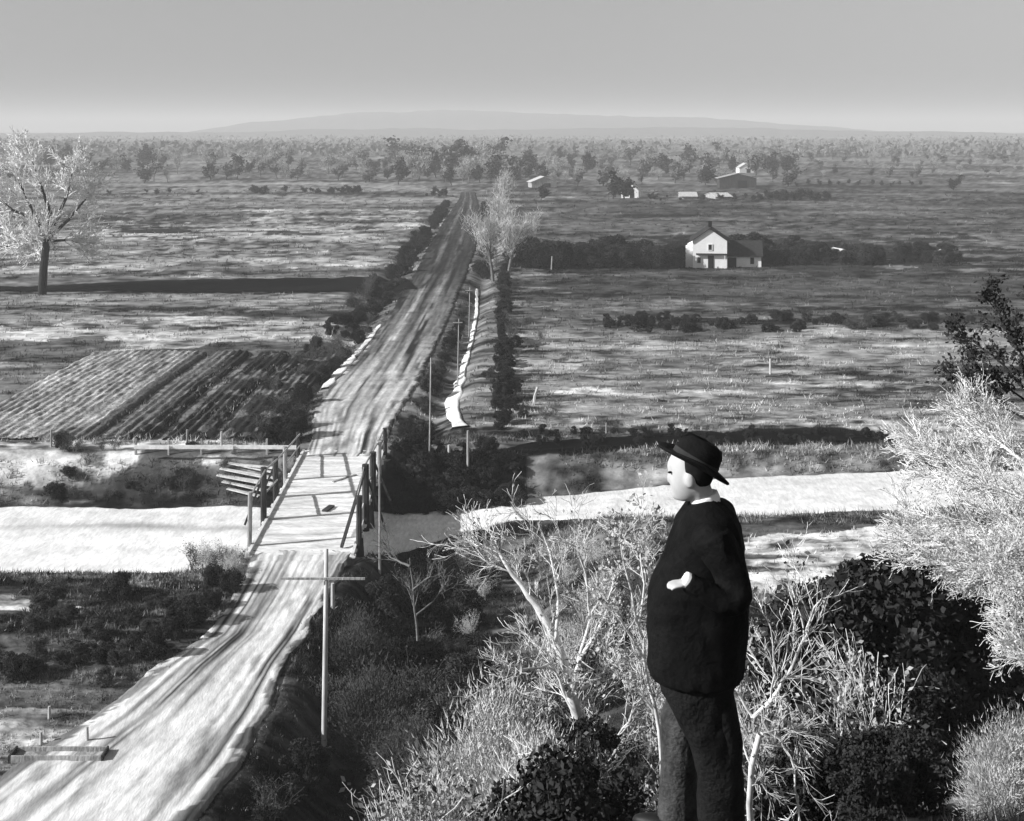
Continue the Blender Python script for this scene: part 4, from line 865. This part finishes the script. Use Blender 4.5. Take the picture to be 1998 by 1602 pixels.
for a, b, c in ((shL, elL, hdL), (shR, elR, hdR)): q = curve(a, b, c); mb.tube(q, [.058-.03*i/(len(q)-1) for i in range(len(q))], 12)
def hand(w, fwd, dn, th):
    """palm and five separate curled fingers; fwd along the hand, dn across the knuckles, th the palm's thickness axis"""
    ell(mb, w+fwd*.045, .045, .018, .032, Matrix((fwd, th, dn)).transposed(), 14, 10)
    for k, ln in enumerate((.07, .078, .072, .056)):
        ln *= .85; b = w+fwd*.075+dn*(-.027+.0175*k); p = [b, b+fwd*ln*.45+th*.003, b+fwd*ln*.85+th*.012, b+fwd*ln*.98+th*.024]
        mb.tube(p, [.0082, .0078, .0072, .006], 8)
    b = w+fwd*.03-dn*.036; mb.tube([b, b+fwd*.03-dn*.018+th*.01, b+fwd*.055-dn*.02+th*.02], [.012, .0105, .008], 8)
fw = (mp(1283, 1096, -.26)-hdL).normalized(); hand(hdL-fw*.02, fw, Vector((0, -1, -.12)).normalized(), Vector((0, .12, -1)).normalized())
fw2 = (mp(1290, 1112, 0)-hdR).normalized(); hand(hdR, fw2, Vector((0, .3, -1)).normalized(), Vector((0, -1, -.1)).normalized())
hipL = pel+LT*.09; hipR = pel-LT*.09
fL = mp(1412, 1655, -.05); fR = mp(1330, 1650, .14)
kL = mp(1418, 1435, -.07); kR = mp(1335, 1425, .12)
for a, k, f in ((hipL, kL, fL), (hipR, kR, fR)): mb.tube([a, a.lerp(k, .5), k, k.lerp(f, .4), f], [.06, .06, .05, .045, .036], 12)
body = solid(mb, .0075, 'body', 'skin', man, smooth_it=3)
for s in (-1, 1):
    mb = MB(); ell(mb, HC+HM@Vector((-.083, s*.034, .012)), .01, .011, .005, HM, 12, 8); mb.build('eye', M['hair'], man, True)
mb = MB(); ell(mb, HC+HM@Vector((-.082, 0, -.076)), .01, .018, .0035, HM, 12, 8); mb.build('mouth', M['lip'], man, True)
# hair, collar, hat
mb = MB(); ell(mb, HC+HM@Vector((.024, 0, .022)), .092, .083, .112, HM, 28, 20, lambda u, p: p if (u.x > .1 or u.z > .5 or (u.x > -.38 and u.z > -.25 and abs(u.y) > .45) or (u.x > -.1 and u.z > -.55)) else p*.8)
solid(mb, .008, 'hair', 'hair', man, smooth_it=2)
mb = MB(); c1 = mp(1376, 974, .012); ax = Vector((-.32, 0, 1)).normalized()
mb.tube([c1-ax*.018, c1, c1+ax*.02], [.07, .068, .066], 20); solid(mb, .006, 'collar', 'linen', man, smooth_it=1)
HT = Matrix.Rotation(R(29), 3, 'Y')@Matrix.Rotation(R(-4), 3, 'X')
hc = mp(1353, 906, .0)
mb = MB(); vs = []; fs = []; n = 40
prof = [(.088, .0), (.13, -.002), (.165, .004), (.172, .012), (.168, .018), (.13, .012), (.104, .012), (.102, .05), (.096, .09), (.085, .118), (.05, .122), (.0, .108)]
for r_, z in prof:
    for j in range(n):
        a = 2*math.pi*j/n; cur = (.02*abs(math.sin(a))**2-.012*abs(math.cos(a))) if r_ > .11 else 0
        pin = 1-.14*max(0, -math.cos(a))*(z > .06)
        dent = -.03*math.exp(-(math.sin(a)*r_/.03)**2) if z > .1 else 0
        vs.append(hc+HT@Vector((r_*math.cos(a)*1.06, r_*math.sin(a)*.9*pin, z+cur*(r_-.1)/.07+dent)))
for i in range(len(prof)-1):
    for j in range(n): fs.append((i*n+j, i*n+(j+1) % n, (i+1)*n+(j+1) % n, (i+1)*n+j))
mb.add(vs, fs); hat = mb.build('hat', M['felt'], man, True)
mb = MB(); vs = []; fs = []
for z in (.014, .04):
    for j in range(n):
        a = 2*math.pi*j/n; vs.append(hc+HT@Vector((.1055*math.cos(a)*1.06, .1055*math.sin(a)*.91, z)))
mb.add(vs, [(j, (j+1) % n, n+(j+1) % n, n+j) for j in range(n)]); mb.build('hat_band', M['roof'], hat, True)
# long coat: trunk, skirt swept back to the heels, sleeves
def ring(py, xl, xr, y0, y1): z = mp(0, py).z; return (z, mp(xl, 0).x, mp(xr, 0).x, y0, y1)
mb = MB()
loft(mb, [ring(*q) for q in ((966, 1364, 1394, -.05, .08), (978, 1350, 1408, -.09, .12), (998, 1332, 1434, -.14, .18), (1022, 1318, 1446, -.17, .22), (1060, 1306, 1453, -.18, .23), (1100, 1292, 1455, -.18, .22), (1140, 1272, 1459, -.17, .2),
    (1186, 1263, 1463, -.17, .2), (1230, 1262, 1461, -.17, .2), (1270, 1264, 1456, -.17, .2), (1308, 1268, 1450, -.175, .2), (1322, 1274, 1446, -.17, .19))])
for a in (shL, shR): ell(mb, a, .09, .08, .08)
solid(mb, .0095, 'jacket', 'coat', man, disp=.014, dsc=10, smooth_it=6)
mb = MB(); loft(mb, [ring(*q) for q in ((1255, 1284, 1440, -.14, .17), (1300, 1280, 1438, -.15, .17), (1345, 1292, 1432, -.15, .15), (1390, 1314, 1430, -.15, .12), (1440, 1338, 1434, -.145, .08), (1500, 1358, 1446, -.14, .04), (1590, 1361, 1450, -.135, .01), (1636, 1364, 1450, -.13, .0))])
solid(mb, .0095, 'trousers', 'trouser_black', man, disp=.014, dsc=9, smooth_it=5)
for a, b, c in ((shL, elL, hdL), (shR, elR, hdR)):
    mb = MB(); q = curve(a+Vector((0, 0, .015)), b, c+(c-b).normalized()*.035); mb.tube(q, [.09-.046*i/(len(q)-1) for i in range(len(q))], 16); ell(mb, a, .092, .085, .085); solid(mb, .009, 'sleeve', 'coat', man, disp=.014, dsc=13, smooth_it=4)
mb = MB(); e0 = hdL+(hdL-elL).normalized()*.02; e1 = e0+(hdL-elL).normalized()*.03; mb.tube([e0, e1], [.036, .034], 16); solid(mb, .006, 'cuff', 'linen', man, smooth_it=1)
for a, k, f, nm in ((hipL, kL, fL, 0), (hipR, kR, fR, 1)):
    mb = MB(); q = 1 if nm else .66; mb.tube([a, a.lerp(k, .5), k, k.lerp(f, .5), f+Vector((0, 0, .05))], [.12*q, .115*q, .096*q, .088*q, .094*q], 14)
    solid(mb, .0095, 'trouser_leg', 'trouser' if nm else 'trouser_black', man, disp=.005, dsc=5, smooth_it=4)  # far leg paler than the near one: sunlight put into its colour
    mb = MB(); ell(mb, f+FR*.08+Vector((0, 0, -.0)), .14, .048, .045, FACE); ell(mb, f+Vector((.0, 0, .03)), .055, .048, .07, FACE); solid(mb, .009, 'shoe', 'shoe', man, smooth_it=3)
# ------------------------------------------------------------------ haze
mb = MB(); mb.box((0, 4400, 38), (9800, 9000, 98))
hm = bpy.data.materials.new('haze'); hm.use_nodes = True; N = hm.node_tree.nodes; N.remove(N['Principled BSDF'])
pvn = N.new('ShaderNodeVolumePrincipled'); pvn.inputs['Color'].default_value = (.85, .85, .85, 1); pvn.inputs['Density'].default_value = .00042; pvn.inputs['Anisotropy'].default_value = 0
hm.node_tree.links.new(pvn.outputs[0], N['Material Output'].inputs['Volume'])
hz = mb.build('haze', hm); tag(hz, 'thin haze over the whole plain', 'haze', kind='stuff')
